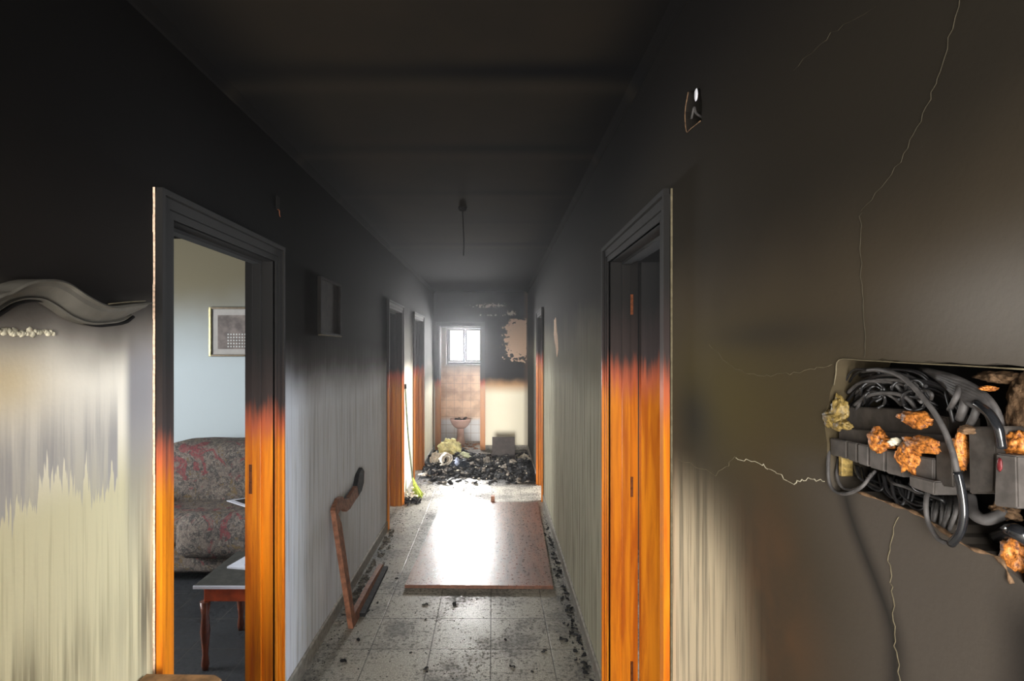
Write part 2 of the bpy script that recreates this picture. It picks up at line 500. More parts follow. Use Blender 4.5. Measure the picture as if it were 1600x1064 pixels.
M['photo_dark'] = plain('faded_print', col(116, 104, 98), 0.6, 0.3, var=0.45, scale=9)
M['ink_white'] = plain('printed_white', col(214, 214, 210), 0.7, 0.2, var=0.05)
M['foam'] = plain('yellowed_foam', col(232, 224, 168), 0.95, 0.05, var=0.18, scale=14, bs=0.8, bd=0.01)
M['cloth_white'] = plain('scorched_white_cloth', col(222, 214, 198), 0.95, 0.05, var=0.25, scale=16, bs=0.8, bd=0.01)
M['bluewhite'] = plain('bluish_rag', col(170, 180, 205), 0.9, 0.1, var=0.2, scale=30)
M['char'] = plain('charred_debris', col(27, 27, 28), 0.8, 0.25, var=0.6, scale=30, bs=0.6, bd=0.01)
M['ash'] = plain('ash_fragments', col(122, 116, 108), 0.9, 0.1, var=0.5, scale=18, bs=0.4, bd=0.005)
M['green'] = plain('yellow_green_bristles', col(172, 184, 84), 0.8, 0.2, var=0.35, scale=50)
M['pole'] = plain('grey_green_pole', col(110, 118, 100), 0.5, 0.3, var=0.3, scale=20)
M['cable'] = plain('sooty_cable', col(70, 67, 66), 0.6, 0.3, var=0.35, scale=60)
M['cable_dark'] = plain('blackened_cable', col(34, 33, 34), 0.4, 0.5, var=0.4, scale=60)
M['cable_gloss'] = plain('glossy_black_cable', col(30, 31, 34), 0.16, 0.8, var=0.3, scale=40)
M['breaker'] = plain('sooty_plastic', col(66, 61, 57), 0.6, 0.3, var=0.25, scale=70, bs=0.3, bd=0.001)
M['breaker2'] = plain('sooty_plastic_lighter', col(84, 79, 76), 0.6, 0.3, var=0.2, scale=70, bs=0.3, bd=0.001)
M['red'] = plain('red_plastic', col(104, 34, 38), 0.4, 0.4, var=0.3, scale=200)
def mat_foam_orange():
    m, b = material('scorched_amber_foam')
    x, y, z = pos()
    n = nz(vec(x, y, z), 220, 4, 0.7); n2 = nz(vec(x, y, z), 60, 3)
    c = mix(col(92, 46, 16), col(214, 134, 58), sstep(n, 0.35, 0.62))
    c = mix(c, col(80, 44, 24), sstep(n2, 0.55, 0.72) * 0.7)
    put(b, c, 0.4, 0.5, bump=n, bs=0.8, bd=0.002)
    return m
M['amber'] = mat_foam_orange()
M['amber_yellow'] = plain('yellowed_plaster', col(122, 102, 56), 0.5, 0.4, var=0.45, scale=150, bs=0.8, bd=0.003)
M['rubble'] = plain('brown_rubble', col(112, 88, 66), 0.85, 0.2, var=0.5, scale=110, bs=0.8, bd=0.004)
def mat_board():
    m, b = material('glossy_brown_panel')
    x, y, z = pos()
    n = nz(vec(x * 4, y * 0.8, 0), 4, 5, 0.65)
    s = nz(vec(x, y, 0), 40, 5, 0.7)
    c = mix(col(124, 76, 58), col(90, 52, 40), sstep(n, 0.35, 0.65))
    c = mix(c, col(140, 116, 98), sstep(s, 0.56, 0.70) * 0.5)
    put(b, c, 0.27 + 0.22 * sstep(s, 0.4, 0.66), 0.8, bump=s, bs=0.12, bd=0.0015)
    return m
M['board'] = mat_board()
M['board_edge'] = plain('panel_edge', col(78, 52, 40), 0.7, 0.2, var=0.3, scale=40)
def mat_floral():
    m, b = material('floral_upholstery')
    x, y, z = pos()
    v = vec(x, y * 0.8, z)
    n = nz(v, 14, 4, 0.6, 2.5); k = nz(v, 34, 4, 0.7, 3.0); q = nz(v, 6.0, 3, 0.6, 1.5)
    c = mix(col(112, 100, 92), col(74, 70, 68), sstep(n, 0.40, 0.60))
    c = mix(c, col(142, 134, 122), sstep(k, 0.52, 0.60) * 0.7)
    c = mix(c, col(122, 60, 64), sstep(q, 0.56, 0.62) * sstep(k, 0.42, 0.5) * 0.85)
    c = mix(c, col(122, 102, 72), (1 - sstep(q, 0.38, 0.42)) * sstep(n, 0.5, 0.56) * 0.7)
    put(b, c, 0.9, 0.1, bump=n, bs=0.3, bd=0.01)
    return m
M['floral'] = mat_floral()
def mat_glass():
    m = bpy.data.materials.new('window_glass'); m.use_nodes = True
    nt = m.node_tree; nt.nodes.remove(nt.nodes['Principled BSDF'])
    out = nt.nodes['Material Output']
    mxn = nt.nodes.new('ShaderNodeMixShader'); t = nt.nodes.new('ShaderNodeBsdfTransparent'); g = nt.nodes.new('ShaderNodeBsdfGlossy')
    g.inputs['Roughness'].default_value = 0.05; mxn.inputs[0].default_value = 0.06
    nt.links.new(t.outputs[0], mxn.inputs[1]); nt.links.new(g.outputs[0], mxn.inputs[2]); nt.links.new(mxn.outputs[0], out.inputs[0])
    return m
M['glass'] = mat_glass()

# ------------------------------------------------------------------ walls
def wall_pieces(bm, u0, u1, ops, m, top=CEIL, th=TH):
    """wall from u0 to u1 with openings (a, b, z0, z1)"""
    cur = u0
    for a, b, z0, z1 in ops:
        box(bm, (cur, 0, 0), (a, th, top), m)
        if z0 > 0: box(bm, (a, 0, 0), (b, th, z0), m)
        box(bm, (a, 0, z1), (b, th, top), m)
        cur = b
    box(bm, (cur, 0, 0), (u1, th, top), m)
HD = 2.055
D_L1 = (1.605, 2.362); D_L2 = (4.965, 5.64); D_L3 = (6.56, 7.33)
D_R1 = (1.615, 2.385); D_R2 = (5.87, 6.50)
D_E = (-0.88, -0.20)
LO = 0.018                      # lining thickness cut into the wall opening
def opening(d): return (d[0] - LO, d[1] + LO, 0, HD + LO)
bm = NB(); wall_pieces(bm, -1.2, END + TH, [opening(D_L1), opening(D_L2), opening(D_L3)], m_left)
tag(finish('wall_left', bm, M['wall_left']), 'left corridor wall, black with soot above and streaked below', 'wall', kind='structure')

# right wall: far stretch from boxes, near stretch with two ragged holes
bm = NB(); wall_pieces(bm, D_R1[0] - LO, 8.0, [(D_R1[0] - LO + 1e-4, D_R1[1] + LO, 0, HD + LO), opening(D_R2)], m_right)
box(bm, (8.0, 0, 0), (END + TH, TH, CEIL), m_right)
# near stretch
def loop(pts):
    vs_ = [bm.verts.new(m_right(u, 0, z)) for u, z in pts]
    return [bm.edges.new((vs_[i], vs_[(i+1) % len(vs_)])) for i in range(len(vs_))]
def rag(pts, step, amp, rnd):
    out = []
    n = len(pts)
    for i in range(n):
        a, b = Vector(pts[i]), Vector(pts[(i+1) % n])
        k = max(1, int((b - a).length / step))
        nn = Vector((-(b - a).y, (b - a).x)).normalized()
        for j in range(k):
            q = rnd.uniform(-amp, amp) if j else 0
            out.append(tuple(a.lerp(b, j / k) + nn * q))
    return out
rr = random.Random(5)
hole_px = [(1311, 560), (1400, 563), (1500, 568), (1600, 573), (1640, 575), (1650, 760), (1600, 912), (1560, 872), (1508, 850), (1440, 806), (1400, 790), (1345, 768), (1300, 768), (1294, 720), (1288, 652), (1302, 600)]
HOLE = rag([R2(*p) for p in hole_px], 0.012, 0.0022, rr)
jb_px = [(1076, 142), (1094, 137), (1097, 160), (1096, 188), (1074, 207), (1071, 175)]
JBOX = rag([R2(*p) for p in jb_px], 0.02, 0.002, rr)
outer = [(-1.2, 0), (D_R1[0] - LO, 0), (D_R1[0] - LO, CEIL), (-1.2, CEIL)]
edges = loop(outer) + loop(HOLE) + loop(JBOX)
res = bmesh.ops.triangle_fill(bm, use_beauty=True, edges=edges)
# reveal of the holes
for H, dep in ((HOLE, 0.085), (JBOX, 0.05)):
    n = len(H)
    a = [bm.verts.new(m_right(u, 0, z)) for u, z in H]; b_ = [bm.verts.new(m_right(u, dep, z)) for u, z in H]
    for i in range(n): bm.faces.new((a[i], a[(i+1) % n], b_[(i+1) % n], b_[i]))
    bm.faces.new(b_)
# back of the near stretch
box(bm, (-1.2, 0.10, 0), (D_R1[0] - LO, TH, CEIL), m_right)
box(bm, (D_R1[0] - LO - 0.03, 0.002, 0), (D_R1[0] - LO, 0.1, CEIL), m_right)
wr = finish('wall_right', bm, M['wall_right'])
tag(wr, 'right corridor wall, smoke blackened and cracked', 'wall', kind='structure')

# cracks: shallow broken plaster ridges, parts of the right wall
def crack(pts, wid, mat, seed):
    rn = random.Random(seed)
    Q = []
    for a, b in zip(pts, pts[1:]):
        for j in range(7):
            t = j / 7
            Q.append((a[0] + (b[0]-a[0])*t + rn.uniform(-2.5, 2.5), a[1] + (b[1]-a[1])*t + rn.uniform(-2.5, 2.5)))
    Q.append(pts[-1])
    bm = NB()
    P = [Vector(R2(*q)) for q in Q]
    for i in range(len(P) - 1):
        a, b = P[i], P[i+1]
        d = (b - a)
        nn = Vector((-d.y, d.x)).normalized() * wid * rn.uniform(0.35, 0.9)
        prism(bm, [tuple(a - nn), tuple(b - nn), tuple(b + nn), tuple(a + nn)], -0.0008, 0.001, m_right)
    finish('plaster_crack', bm, mat, wr)
crack([(1502, -5), (1470, 110), (1440, 190), (1400, 262), (1345, 330)], 0.0004, M['crack_dim'], 1)
crack([(1345, 330), (1344, 400), (1350, 480), (1351, 558)], 0.0005, M['crack_dim'], 2)
crack([(1290, 752), (1262, 748), (1240, 755), (1205, 735), (1190, 725), (1150, 715)], 0.0008, M['plaster_pale'], 3)
crack([(1150, 715), (1120, 742), (1060, 718)], 0.0006, M['crack'], 4)
crack([(1300, 568), (1250, 582), (1200, 587), (1150, 578), (1108, 538)], 0.0006, M['crack'], 5)
crack([(1403, 806), (1388, 868), (1395, 925), (1398, 1000), (1408, 1068)], 0.0006, M['crack'], 6)
crack([(1370, 12), (1300, 52), (1240, 110)], 0.0004, M['crack_dim'], 7)

# end wall with the bathroom door, bathroom shell
bm = NB(); wall_pieces(bm, -2.0, 1.2, [opening(D_E)], m_end)
tag(finish('wall_end', bm, M['wall_end']), 'end wall of the corridor with flaked plaster', 'wall', kind='structure')
BY = 9.65
bm = NB()
wz0, wz1, wx0, wx1 = 1.40, 2.09, -0.85, -0.17
wall_pieces(bm, -2.0, 1.2, [(wx0, wx1, wz0, wz1)], lambda u, d, z: (u, BY + d, z), th=0.2)
box(bm, (-2.1, END + TH, 0), (-2.0, BY + 0.2, CEIL)); box(bm, (1.2, END + TH, 0), (1.3, BY + 0.2, CEIL))
tag(finish('wall_bathroom', bm, M['bath']), 'tiled bathroom wall seen through the end door', 'wall', kind='structure')

# side rooms: shells
bm = NB()
box(bm, (-4.3, 4.62, 0), (XL - TH, 4.72, CEIL)); box(bm, (-4.3, 0.1, 0), (XL - TH, 0.2, CEIL))
mo = lambda u, d, z: (-4.3 - d, u, z)
wall_pieces(bm, 0.1, 4.72, [(1.8, 3.2, 0.85, 2.3)], mo)
tag(finish('wall_sitting_room', bm, M['room_wall']), 'pale sitting room wall behind the sofa', 'wall', kind='structure')
bm = NB()
wall_pieces(bm, 4.72, 9.0, [(4.95, 5.85, 0.9, 2.3), (6.85, 7.75, 0.9, 2.3)], mo)
box(bm, (-4.3, 6.1, 0), (XL - TH, 6.2, CEIL)); box(bm, (-4.3, 8.9, 0), (-2.1, 9.0, CEIL))
tag(finish('wall_side_rooms_left', bm, M['side_wall']), 'wall of the far left rooms', 'wall', kind='structure')
bm = NB()
mr = lambda u, d, z: (3.0 + d, u, z)
wall_pieces(bm, 0.1, 9.0, [(1.6, 2.8, 0.9, 2.3), (5.9, 7.1, 0.9, 2.3)], mr)
box(bm, (RX(0.15) + TH, 0.1, 0), (3.0, 0.2, CEIL)); box(bm, (RX(4) + TH, 4.4, 0), (3.0, 4.5, CEIL)); box(bm, (1.3, 8.9, 0), (3.0, 9.0, CEIL))
tag(finish('wall_side_rooms_right', bm, M['dark_wall']), 'sooted wall of the rooms on the right', 'wall', kind='structure')
# entrance wall behind the camera
bm = NB(); wall_pieces(bm, XL - TH, RX(-1.2) + TH, [(-0.85, 0.15, 0, 2.3)], lambda u, d, z: (u, -1.2 - d, z))
tag(finish('wall_entrance', bm, M['side_wall']), 'entrance wall behind the viewer', 'wall', kind='structure')

bm = NB(); box(bm, (-4.6, -1.9, -0.1), (3.4, BY + 0.3, 0.0))
tag(finish('floor', bm, M['tiles']), 'speckled grey floor tiles strewn with ash', 'floor', kind='structure')
bm = NB(); box(bm, (-4.6, -1.4, CEIL), (3.4, BY + 0.3, CEIL + 0.12))
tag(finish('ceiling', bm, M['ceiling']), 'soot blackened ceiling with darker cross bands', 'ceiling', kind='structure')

# ceiling edge moulding
bm = NB()
prism(bm, [(0, 0), (0.028, 0), (0.020, -0.012), (0.008, -0.03), (0, -0.034)], -1.2, END, lambda u, d, z: (RX(d) - u, d, CEIL + z))
tag(finish('trim_1', bm, M['ceiling']), 'thin cove moulding along the right ceiling edge', 'moulding', kind='structure')
bm = NB()
prism(bm, [(0, 0), (0.028, 0), (0.020, -0.012), (0.008, -0.03), (0, -0.034)], -1.2, END, lambda u, d, z: (XL + u, d, CEIL + z))
tag(finish('trim_2', bm, M['ceiling']), 'thin cove moulding along the left ceiling edge', 'moulding', kind='structure')

# baseboards
def baseboard(name, m, spans, label):
    bm = NB()
    for a, b in spans:
        prism(bm, [(0, 0), (-0.012, 0), (-0.012, 0.075), (-0.006, 0.082), (0, 0.082)], a, b, lambda u, d, z, m=m: m(d, u, z))
    tag(finish(name, bm, M['baseboard']), label, 'baseboard', kind='structure')
CW = 0.075
baseboard('baseboard_left', m_left, [(-1.2, D_L1[0] - CW), (D_L1[1] + CW, D_L2[0] - CW), (D_L2[1] + CW, D_L3[0] - CW), (D_L3[1] + CW, END)], 'grey tile baseboard along the left wall')
baseboard('baseboard_right', m_right, [(-1.2, D_R1[0] - CW), (D_R1[1] + CW, D_R2[0] - CW), (D_R2[1] + CW, END)], 'grey tile baseboard along the right wall')
baseboard('baseboard_end', m_end, [(D_E[1] + CW, RX(END) - 0.013)], 'baseboard of the end wall')

# ------------------------------------------------------------------ door frames
def casing(bm, m, a, b, z0, z1, vertical=True, flip=1):
    """profiled flat casing; a is the inner edge, b the outer"""
    steps = ((0.0, 0.30, 0.014), (0.34, 0.74, 0.018), (0.78, 1.0, 0.026))
    for s0, s1, t in steps:
        p, q = a + (b - a) * s0, a + (b - a) * s1
        if vertical: box(bm, (min(p, q), -t, z0), (max(p, q), 0, z1 + s1 * abs(b - a) - 0.0005), m)
        else: pass
    box(bm, (min(a, b), -0.008, z0), (max(a, b), 0, z1), m) if vertical else None
def door_frame(name, d, m, mat, label, th=TH, back=False):
    u0, u1 = d
    root = empty(name, m((u0 + u1) / 2, 0, 0), label, 'door frame', kind='structure')
    for (a, b) in ((u0, u0 - CW), (u1, u1 + CW)):
        bm = NB(); casing(bm, m, a, b, 0, HD)
        finish('casing', bm, mat, root)
    bm = NB()
    for s0, s1, t in ((0.0, 0.30, 0.014), (0.34, 0.74, 0.018), (0.78, 1.0, 0.026), (0, 1, 0.008)):
        e = s1 * CW
        box(bm, (u0 - e - 0.0006, -t - 0.0008, HD + s0 * CW), (u1 + e + 0.0006, 0, HD + s1 * CW), m)
    finish('head_casing', bm, mat, root)
    for (a, s) in ((u0, -1), (u1, 1)):
        bm = NB()
        box(bm, (min(a, a + s*LO), 0.0, 0), (max(a, a + s*LO), th, HD), m)
        box(bm, (min(a, a - s*0.012), th*0.45, 0), (max(a, a - s*0.012), th*0.80, HD - 0.012), m, 0.002)
        finish('jamb', bm, mat, root)
    bm = NB(); box(bm, (u0 - LO, 0, HD), (u1 + LO, th, HD + LO), m)
    box(bm, (u0, th*0.45, HD - 0.012), (u1, th*0.80, HD), m)
    finish('head_jamb', bm, mat, root)
    # casing on the room side
    bm = NB()
    for (a, b) in ((u0, u0 - CW), (u1, u1 + CW)): box(bm, (min(a, b), th, 0), (max(a, b), th + 0.014, HD + CW), m)
    box(bm, (u0, th, HD), (u1, th + 0.014, HD + CW), m)
    finish('rear_casing', bm, mat, root)
    return root
def hinge(root, m, u, d0, z, mat=None, name='hinge', h=0.09, dd=0.016):
    bm = NB()
    box(bm, (u - 0.003, d0, z), (u, d0 + dd, z + h), m)
    box(bm, (u - 0.0055, d0 + 0.003, z + h * 0.08), (u, d0 + dd - 0.004, z + h * 0.42), m)
    box(bm, (u - 0.0055, d0 + 0.003, z + h * 0.58), (u, d0 + dd - 0.004, z + h * 0.92), m)
    finish(name, bm, M['brass'] if mat is None else mat, root)

f1 = door_frame('door_1', D_L1, m_left, M['wood_l1'], 'orange varnished door frame open to the sitting room, charred at the top')
hinge(f1, m_left, D_L1[1], 0.088, 1.02, name='strike_plate', h=0.13, dd=0.018)
bm = NB()
rn = random.Random(3)
zz = 0.0
while zz < HD + CW - 0.02:
    h = 0.05
    ww = rn.uniform(0.001, 0.0035)
    box(bm, (D_L1[0] - CW - ww, -0.006, zz), (D_L1[0] - CW, 0.0, min(zz + h, HD + CW)), m_left); zz += h
o = finish('chipped_edge', bm, M['chip'], f1); o['label'] = 'thin pale chipped plaster line beside the frame'
f2 = door_frame('door_2', D_L2, m_left, M['wood_l2'], 'far left door frame beside the broom')
f3 = door_frame('door_3', D_L3, m_left, M['wood_l2'], 'last door frame on the left next to the rubble pile')
f4 = door_frame('door_4', D_R1, m_right, M['wood_r1'], 'orange door frame on the right with its leaf open inwards')
hinge(f4, m_right, D_R1[1], 0.086, 1.0); hinge(f4, m_right, D_R1[1], 0.086, 0.17); hinge(f4, m_right, D_R1[1], 0.086, 1.82)
bm = NB(); box(bm, (D_R1[0] - CW - 0.001, -0.006, 0.0), (D_R1[0] - CW, 0, HD + CW), m_right)
finish('chipped_edge', bm, M['crack'], f4)
f5 = door_frame('door_5', D_R2, m_right, M['wood_r1'], 'far right door frame with rounded orange jamb')
f6 = door_frame('door_6', D_E, m_end, M['wood_end'], 'bathroom door frame at the end of the corridor')
# open leaf of the right door, hinged at its far jamb, parallel to the end wall
y0 = D_R1[1]; xo = RX(y0) + TH + 0.018
bm = NB()
box(bm, (xo, y0 - 0.042, 0.012), (xo + 0.73, y0 - 0.004, HD - 0.006))
leaf = finish('door_leaf', bm, M['wood_r1'], f4); leaf['label'] = 'flat orange door leaf standing open'
bm = NB()
tube(bm, [(xo + 0.67, y0 - 0.042, 1.02), (xo + 0.67, y0 - 0.085, 1.02), (xo + 0.60, y0 - 0.09, 1.02), (xo + 0.55, y0 - 0.088, 1.018)], 0.008)
finish('door_handle', bm, M['brass'], leaf)

# ------------------------------------------------------------------ bathroom window
wn = empty('window_1', ((wx0 + wx1)/2, BY + 0.08, wz0), 'small bright two-sash bathroom window', 'window', kind='structure')
bm = NB()
fy0, fy1 = BY + 0.05, BY + 0.11
for a, b in (((wx0, fy0, wz0), (wx0 + 0.035, fy1, wz1)), ((wx1 - 0.035, fy0, wz0), (wx1, fy1, wz1)), ((wx0, fy0, wz0), (wx1, fy1, wz0 + 0.04)), ((wx0, fy0, wz1 - 0.04), (wx1, fy1, wz1))):
    box(bm, a, b, bev=0.003)
finish('window_frame', bm, M['wood_end'], wn)
xm = (wx0 + wx1) / 2
for a, b in ((wx0 + 0.037, xm - 0.002), (xm + 0.002, wx1 - 0.037)):
    bm = NB(); s = 0.034
    z0, z1 = wz0 + 0.042, wz1 - 0.042
    y0_, y1_ = BY + 0.055, BY + 0.095
    box(bm, (a, y0_, z0), (a + s, y1_, z1)); box(bm, (b - s, y0_, z0), (b, y1_, z1))
    box(bm, (a + s, y0_, z0), (b - s, y1_, z0 + s)); box(bm, (a + s, y0_, z1 - s), (b - s, y1_, z1))
    sa = finish('sash', bm, M['wood_end'], wn)
    bm = NB(); box(bm, (a + s, BY + 0.072, z0 + s), (b - s, BY + 0.077, z1 - s)); finish('pane', bm, M['glass'], sa)
bm = NB(); box(bm, (wx0 - 0.02, BY - 0.02, wz0 - 0.03), (wx1 + 0.02, BY + 0.05, wz0)); finish('window_sill', bm, M['baseboard'], wn)

# ------------------------------------------------------------------ wavy moulding on the left wall
top_px = [(-75, 497), (-60, 487), (-20, 462), (0, 455), (25, 443), (50, 437), (75, 437), (95, 443), (115, 456), (135, 468), (150, 475), (165, 478), (195, 475), (226, 472)]
bot_px = [(-75, 517), (-60, 510), (-20, 502), (0, 490), (25, 474), (50, 468), (75, 470), (95, 481), (115, 495), (135, 504), (150, 507), (165, 507), (195, 503), (209, 494)]
def resample(P, n):
    Q = smooth_path([(a, b, 0) for a, b in P], 5)
    return [Q[round(i * (len(Q) - 1) / (n - 1))] for i in range(n)]
cm = empty('wavy_moulding', (XL, 1.2, 1.7), 'sooty grey S-curved wooden cornice fixed high on the left wall', 'moulding')
bm = NB()
TT, BB = resample(top_px, 60), resample(bot_px, 60)
prof = ((0.0, 0.0), (0.0, -0.052), (0.10, -0.056), (0.16, -0.046), (0.35, -0.044), (0.62, -0.030), (0.84, -0.018), (0.92, -0.024), (1.0, -0.022), (1.0, 0.0))
rows = []
for a, b in zip(TT, BB):
    ua, ub = Vector(L2(a.x, a.y, -0.03)), Vector(L2(b.x, b.y, -0.03))
    rows.append([bm.verts.new(m_left(*((lambda q, dd: (q.x, dd, q.y))(ua.lerp(ub, t), dd)))) for t, dd in prof])
for r0, r1 in zip(rows, rows[1:]):
    for i in range(len(prof) - 1):
        bm.faces.new((r0[i], r0[i+1], r1[i+1], r1[i]))
bm.faces.new(rows[0]); bm.faces.new(list(reversed(rows[-1])))
finish('cornice', bm, M['mould'], cm)
bm = NB()
pts = []
for a in BB: 
    q = L2(a.x, a.y + 1, -0.012); pts.append(m_left(q[0], -0.011, q[1]))
tube(bm, pts, 0.0045, 6, 0)
finish('dark_lower_edge', bm, M['black'], cm)  # thin dark tube following the lower edge
bm = NB()
p = [m_left(*((lambda q: (q[0], -0.052, q[1]))(L2(x, yy, -0.05)))) for x, yy in ((168, 475), (195, 472), (226, 470))]
tube(bm, p, 0.0012, 6, 3); finish('top_edge_highlight', bm, M['crack'], cm)  # pale tube drawn as the highlight along the cornice top
# ragged torn edge below it
bm = NB(); rn = random.Random(8)
for i in range(26):
    px = -20 + i * 4.1
    u, z = L2(px, 519 + rn.uniform(-2.5, 2.5)); s = rn.uniform(0.004, 0.009)
    lump(bm, m_left(u, -0.001, z), (0.0035, s, s * rn.uniform(0.6, 1.4)), 0.4, 3, 2, i)
o = tag(finish('flaking_plaster_strip', bm, M['plaster_pale']), 'row of pale flaking plaster under the wavy moulding at the left edge', 'plaster', kind='stuff')

# ------------------------------------------------------------------ soot-stained picture on the left wall
pf = empty('picture_frame', m_left(3.16, 0, 1.74), 'small smoke-blackened picture with gilt edge on the left corridor wall', 'picture')
u0, u1, z0, z1 = 2.96, 3.36, 1.745, 2.075
bm = NB(); t = 0.014
for a, b in (((u0, -0.02, z0), (u0+t, 0, z1)), ((u1-t, -0.02, z0), (u1, 0, z1)), ((u0+t, -0.02, z0), (u1-t, 0, z0+t)), ((u0+t, -0.02, z1-t), (u1-t, 0, z1))): box(bm, a, b, m_left, 0.002)
finish('frame', bm, plain('sooted_frame', col(24, 21, 19), 0.8, 0.1), pf)
bm = NB(); box(bm, (u0, -0.022, z0 - 0.003), (u1, -0.004, z0 + 0.004), m_left); finish('lower_edge', bm, M['crack'], pf)['label'] = 'pale lower edge'
bm = NB(); box(bm, (u0+t, -0.008, z0+t), (u1-t, 0, z1-t), m_left)
finish('picture', bm, plain('sooted_picture', col(38, 34, 31), 0.8, 0.1), pf)

# bit of wire left in the left wall
bm = NB(); p0 = m_left(2.41, 0.0, 2.30)
tube(bm, [p0, (p0[0]+0.010, p0[1]-0.003, p0[2]-0.006), (p0[0]+0.010, p0[1], p0[2]-0.024), (p0[0]+0.013, p0[1]+0.003, p0[2]-0.034)], 0.002, 6)
ws = empty('wire_stub', p0, 'stub of bare wire poking from the left wall above the first door', 'wire')
finish('wire', bm, M['brass'], ws)
bm = NB(); box(bm, (2.395, -0.004, 2.30), (2.43, 0, 2.36), m_left, 0.001); finish('wall_plate', bm, M['black'], ws)

# lamp wire on the ceiling
lw = empty('ceiling_lamp_wire', (-0.205, 3.6, CEIL), 'bare lamp wire hanging from a small rose on the ceiling', 'lamp wire')
bm = NB(); lathe(bm, ((0.006, -0.03), (0.024, -0.022), (0.03, 0)), (-0.205, 3.6, CEIL)); finish('ceiling_rose', bm, M['black'], lw)
bm = NB(); tube(bm, [(-0.205, 3.6, CEIL - 0.02), (-0.200, 3.6, CEIL - 0.15), (-0.196, 3.6, CEIL - 0.24), (-0.199, 3.6, CEIL - 0.33)], 0.0035, 6); finish('wire', bm, M['black'], lw)

# peeled patch low relief on the right wall, far
bm = NB(); pp = rag([(4.42, 1.66), (4.50, 1.60), (4.60, 1.70), (4.74, 1.80), (4.72, 1.93), (4.58, 1.94), (4.52, 1.82), (4.46, 1.76)], 0.04, 0.012, random.Random(4))
prism(bm, pp, -0.003, 0.001, m_right)
tag(finish('peeled_plaster_patch', bm, M['chip']), 'small pinkish patch of peeled plaster far along the right wall', 'plaster patch')

# junction box hole
jb = empty('junction_box', m_right(1.37, 0, 2.24), 'small open electrical box high on the right wall', 'junction box')
bm = NB()
u, z = R2(1089, 148); lump(bm, m_right(u, -0.002, z), (0.004, 0.008, 0.017), 0.2, 3, 2, 2.0); finish('plaster_blob', bm, M['paper'], jb)
bm = NB()
q = [m_right(*((lambda t, d: (t[0], d, t[1]))(R2(px, py), d))) for px, py, d in ((1082, 190, 0.045), (1083, 178, 0.01), (1087, 168, -0.004), (1084, 186, -0.006))]
tube(bm, q, 0.003, 6); finish('wire', bm, M['cable'], jb)
bm = NB()
q = [m_right(*((lambda t: (t[0], -0.001, t[1]))(R2(px, py)))) for px, py in ((1076, 144), (1071, 175), (1073, 205), (1080, 201), (1095, 189))]
tube(bm, q, 0.0014, 5); finish('broken_rim', bm, M['rubble'], jb)

# ------------------------------------------------------------------ burnt fuse box in the right wall
fb = empty('fuse_box', m_right(0.65, 0, 1.45), 'burnt open fuse box full of melted cables in the right wall', 'fuse box')
def W(px, py, d):
    u, z = R2(px, py, d); return m_right(u, d, z)
bm = NB(); box(bm, (ry(1660), 0.080, 1.435), (ry(1296) , 0.084, 1.645), m_right); finish('back_plate', bm, M['black'], fb)
def pblock(name, pts, d0, d1, mat, bev=0.0015):
    bm = NB()
    a = [bm.verts.new(W(px, py, d0)) for px, py in pts]
    b = []
    for (px, py), va in zip(pts, a):
        u, z = R2(px, py, d0); b.append(bm.verts.new(m_right(u, d1, z)))
    bm.faces.new(a); bm.faces.new(list(reversed(b)))
    n = len(pts)
    for i in range(n): bm.faces.new((a[i], b[i], b[(i+1) % n], a[(i+1) % n]))
    bmesh.ops.recalc_face_normals(bm, faces=bm.faces[:])
    bmesh.ops.bevel(bm, geom=bm.edges[:], offset=bev, segments=2, affect='EDGES')
    return finish(name, bm, mat, fb)
# upper and lower terminal strips
pblock('terminal_strip', [(1306, 634), (1420, 640), (1480, 652), (1480, 682), (1400, 680), (1306, 674)], 0.02, 0.06, M['breaker'])
lower = [(1294, 684), (1350, 694), (1410, 703), (1410, 742), (1350, 724), (1296, 712)]
pblock('terminal_strip', [(1310, 668), (1400, 676), (1482, 680), (1482, 704), (1400, 702), (1310, 688)], 0.012, 0.05, M['breaker'])
# circuit breakers: each one a part
brk = [((1296, 684), (1322, 689), (1322, 717), (1298, 711)), ((1324, 690), (1338, 692), (1338, 723), (1324, 718)), ((1340, 693), (1356, 696), (1356, 729), (1340, 724)),
       ((1358, 697), (1382, 702), (1381, 737), (1358, 730)), ((1384, 703), (1412, 708), (1411, 746), (1384, 739))]
for q in brk: pblock('circuit_breaker', list(q), 0.002, 0.05, M['breaker2'] if q[0][0] > 1330 else M['breaker'])
pblock('circuit_breaker', [(1426, 712), (1458, 716), (1457, 770), (1424, 754)], -0.004, 0.05, M['breaker2'])
pblock('circuit_breaker', [(1420, 742), (1460, 752), (1459, 774), (1420, 760)], -0.012, 0.03, M['breaker2'])
pblock('circuit_breaker', [(1461, 690), (1486, 688), (1490, 762), (1462, 758)], -0.003, 0.05, M['breaker'])
b1 = pblock('main_switch', [(1512, 667), (1556, 666), (1553, 770), (1514, 772)], -0.006, 0.05, M['breaker'])
b2 = pblock('main_switch', [(1555, 708), (1588, 712), (1590, 795), (1552, 790)], -0.012, 0.05, M['breaker2'])
bm = NB(); box(bm, (0,0,0), (1,1,1)); bm.clear()
lump(bm, W(1562, 726, -0.0125), (0.0015, 0.0028, 0.007), 0.3, 3, 2, 5.0); o = finish('red_button', bm, M['red'], b2 if False else fb)
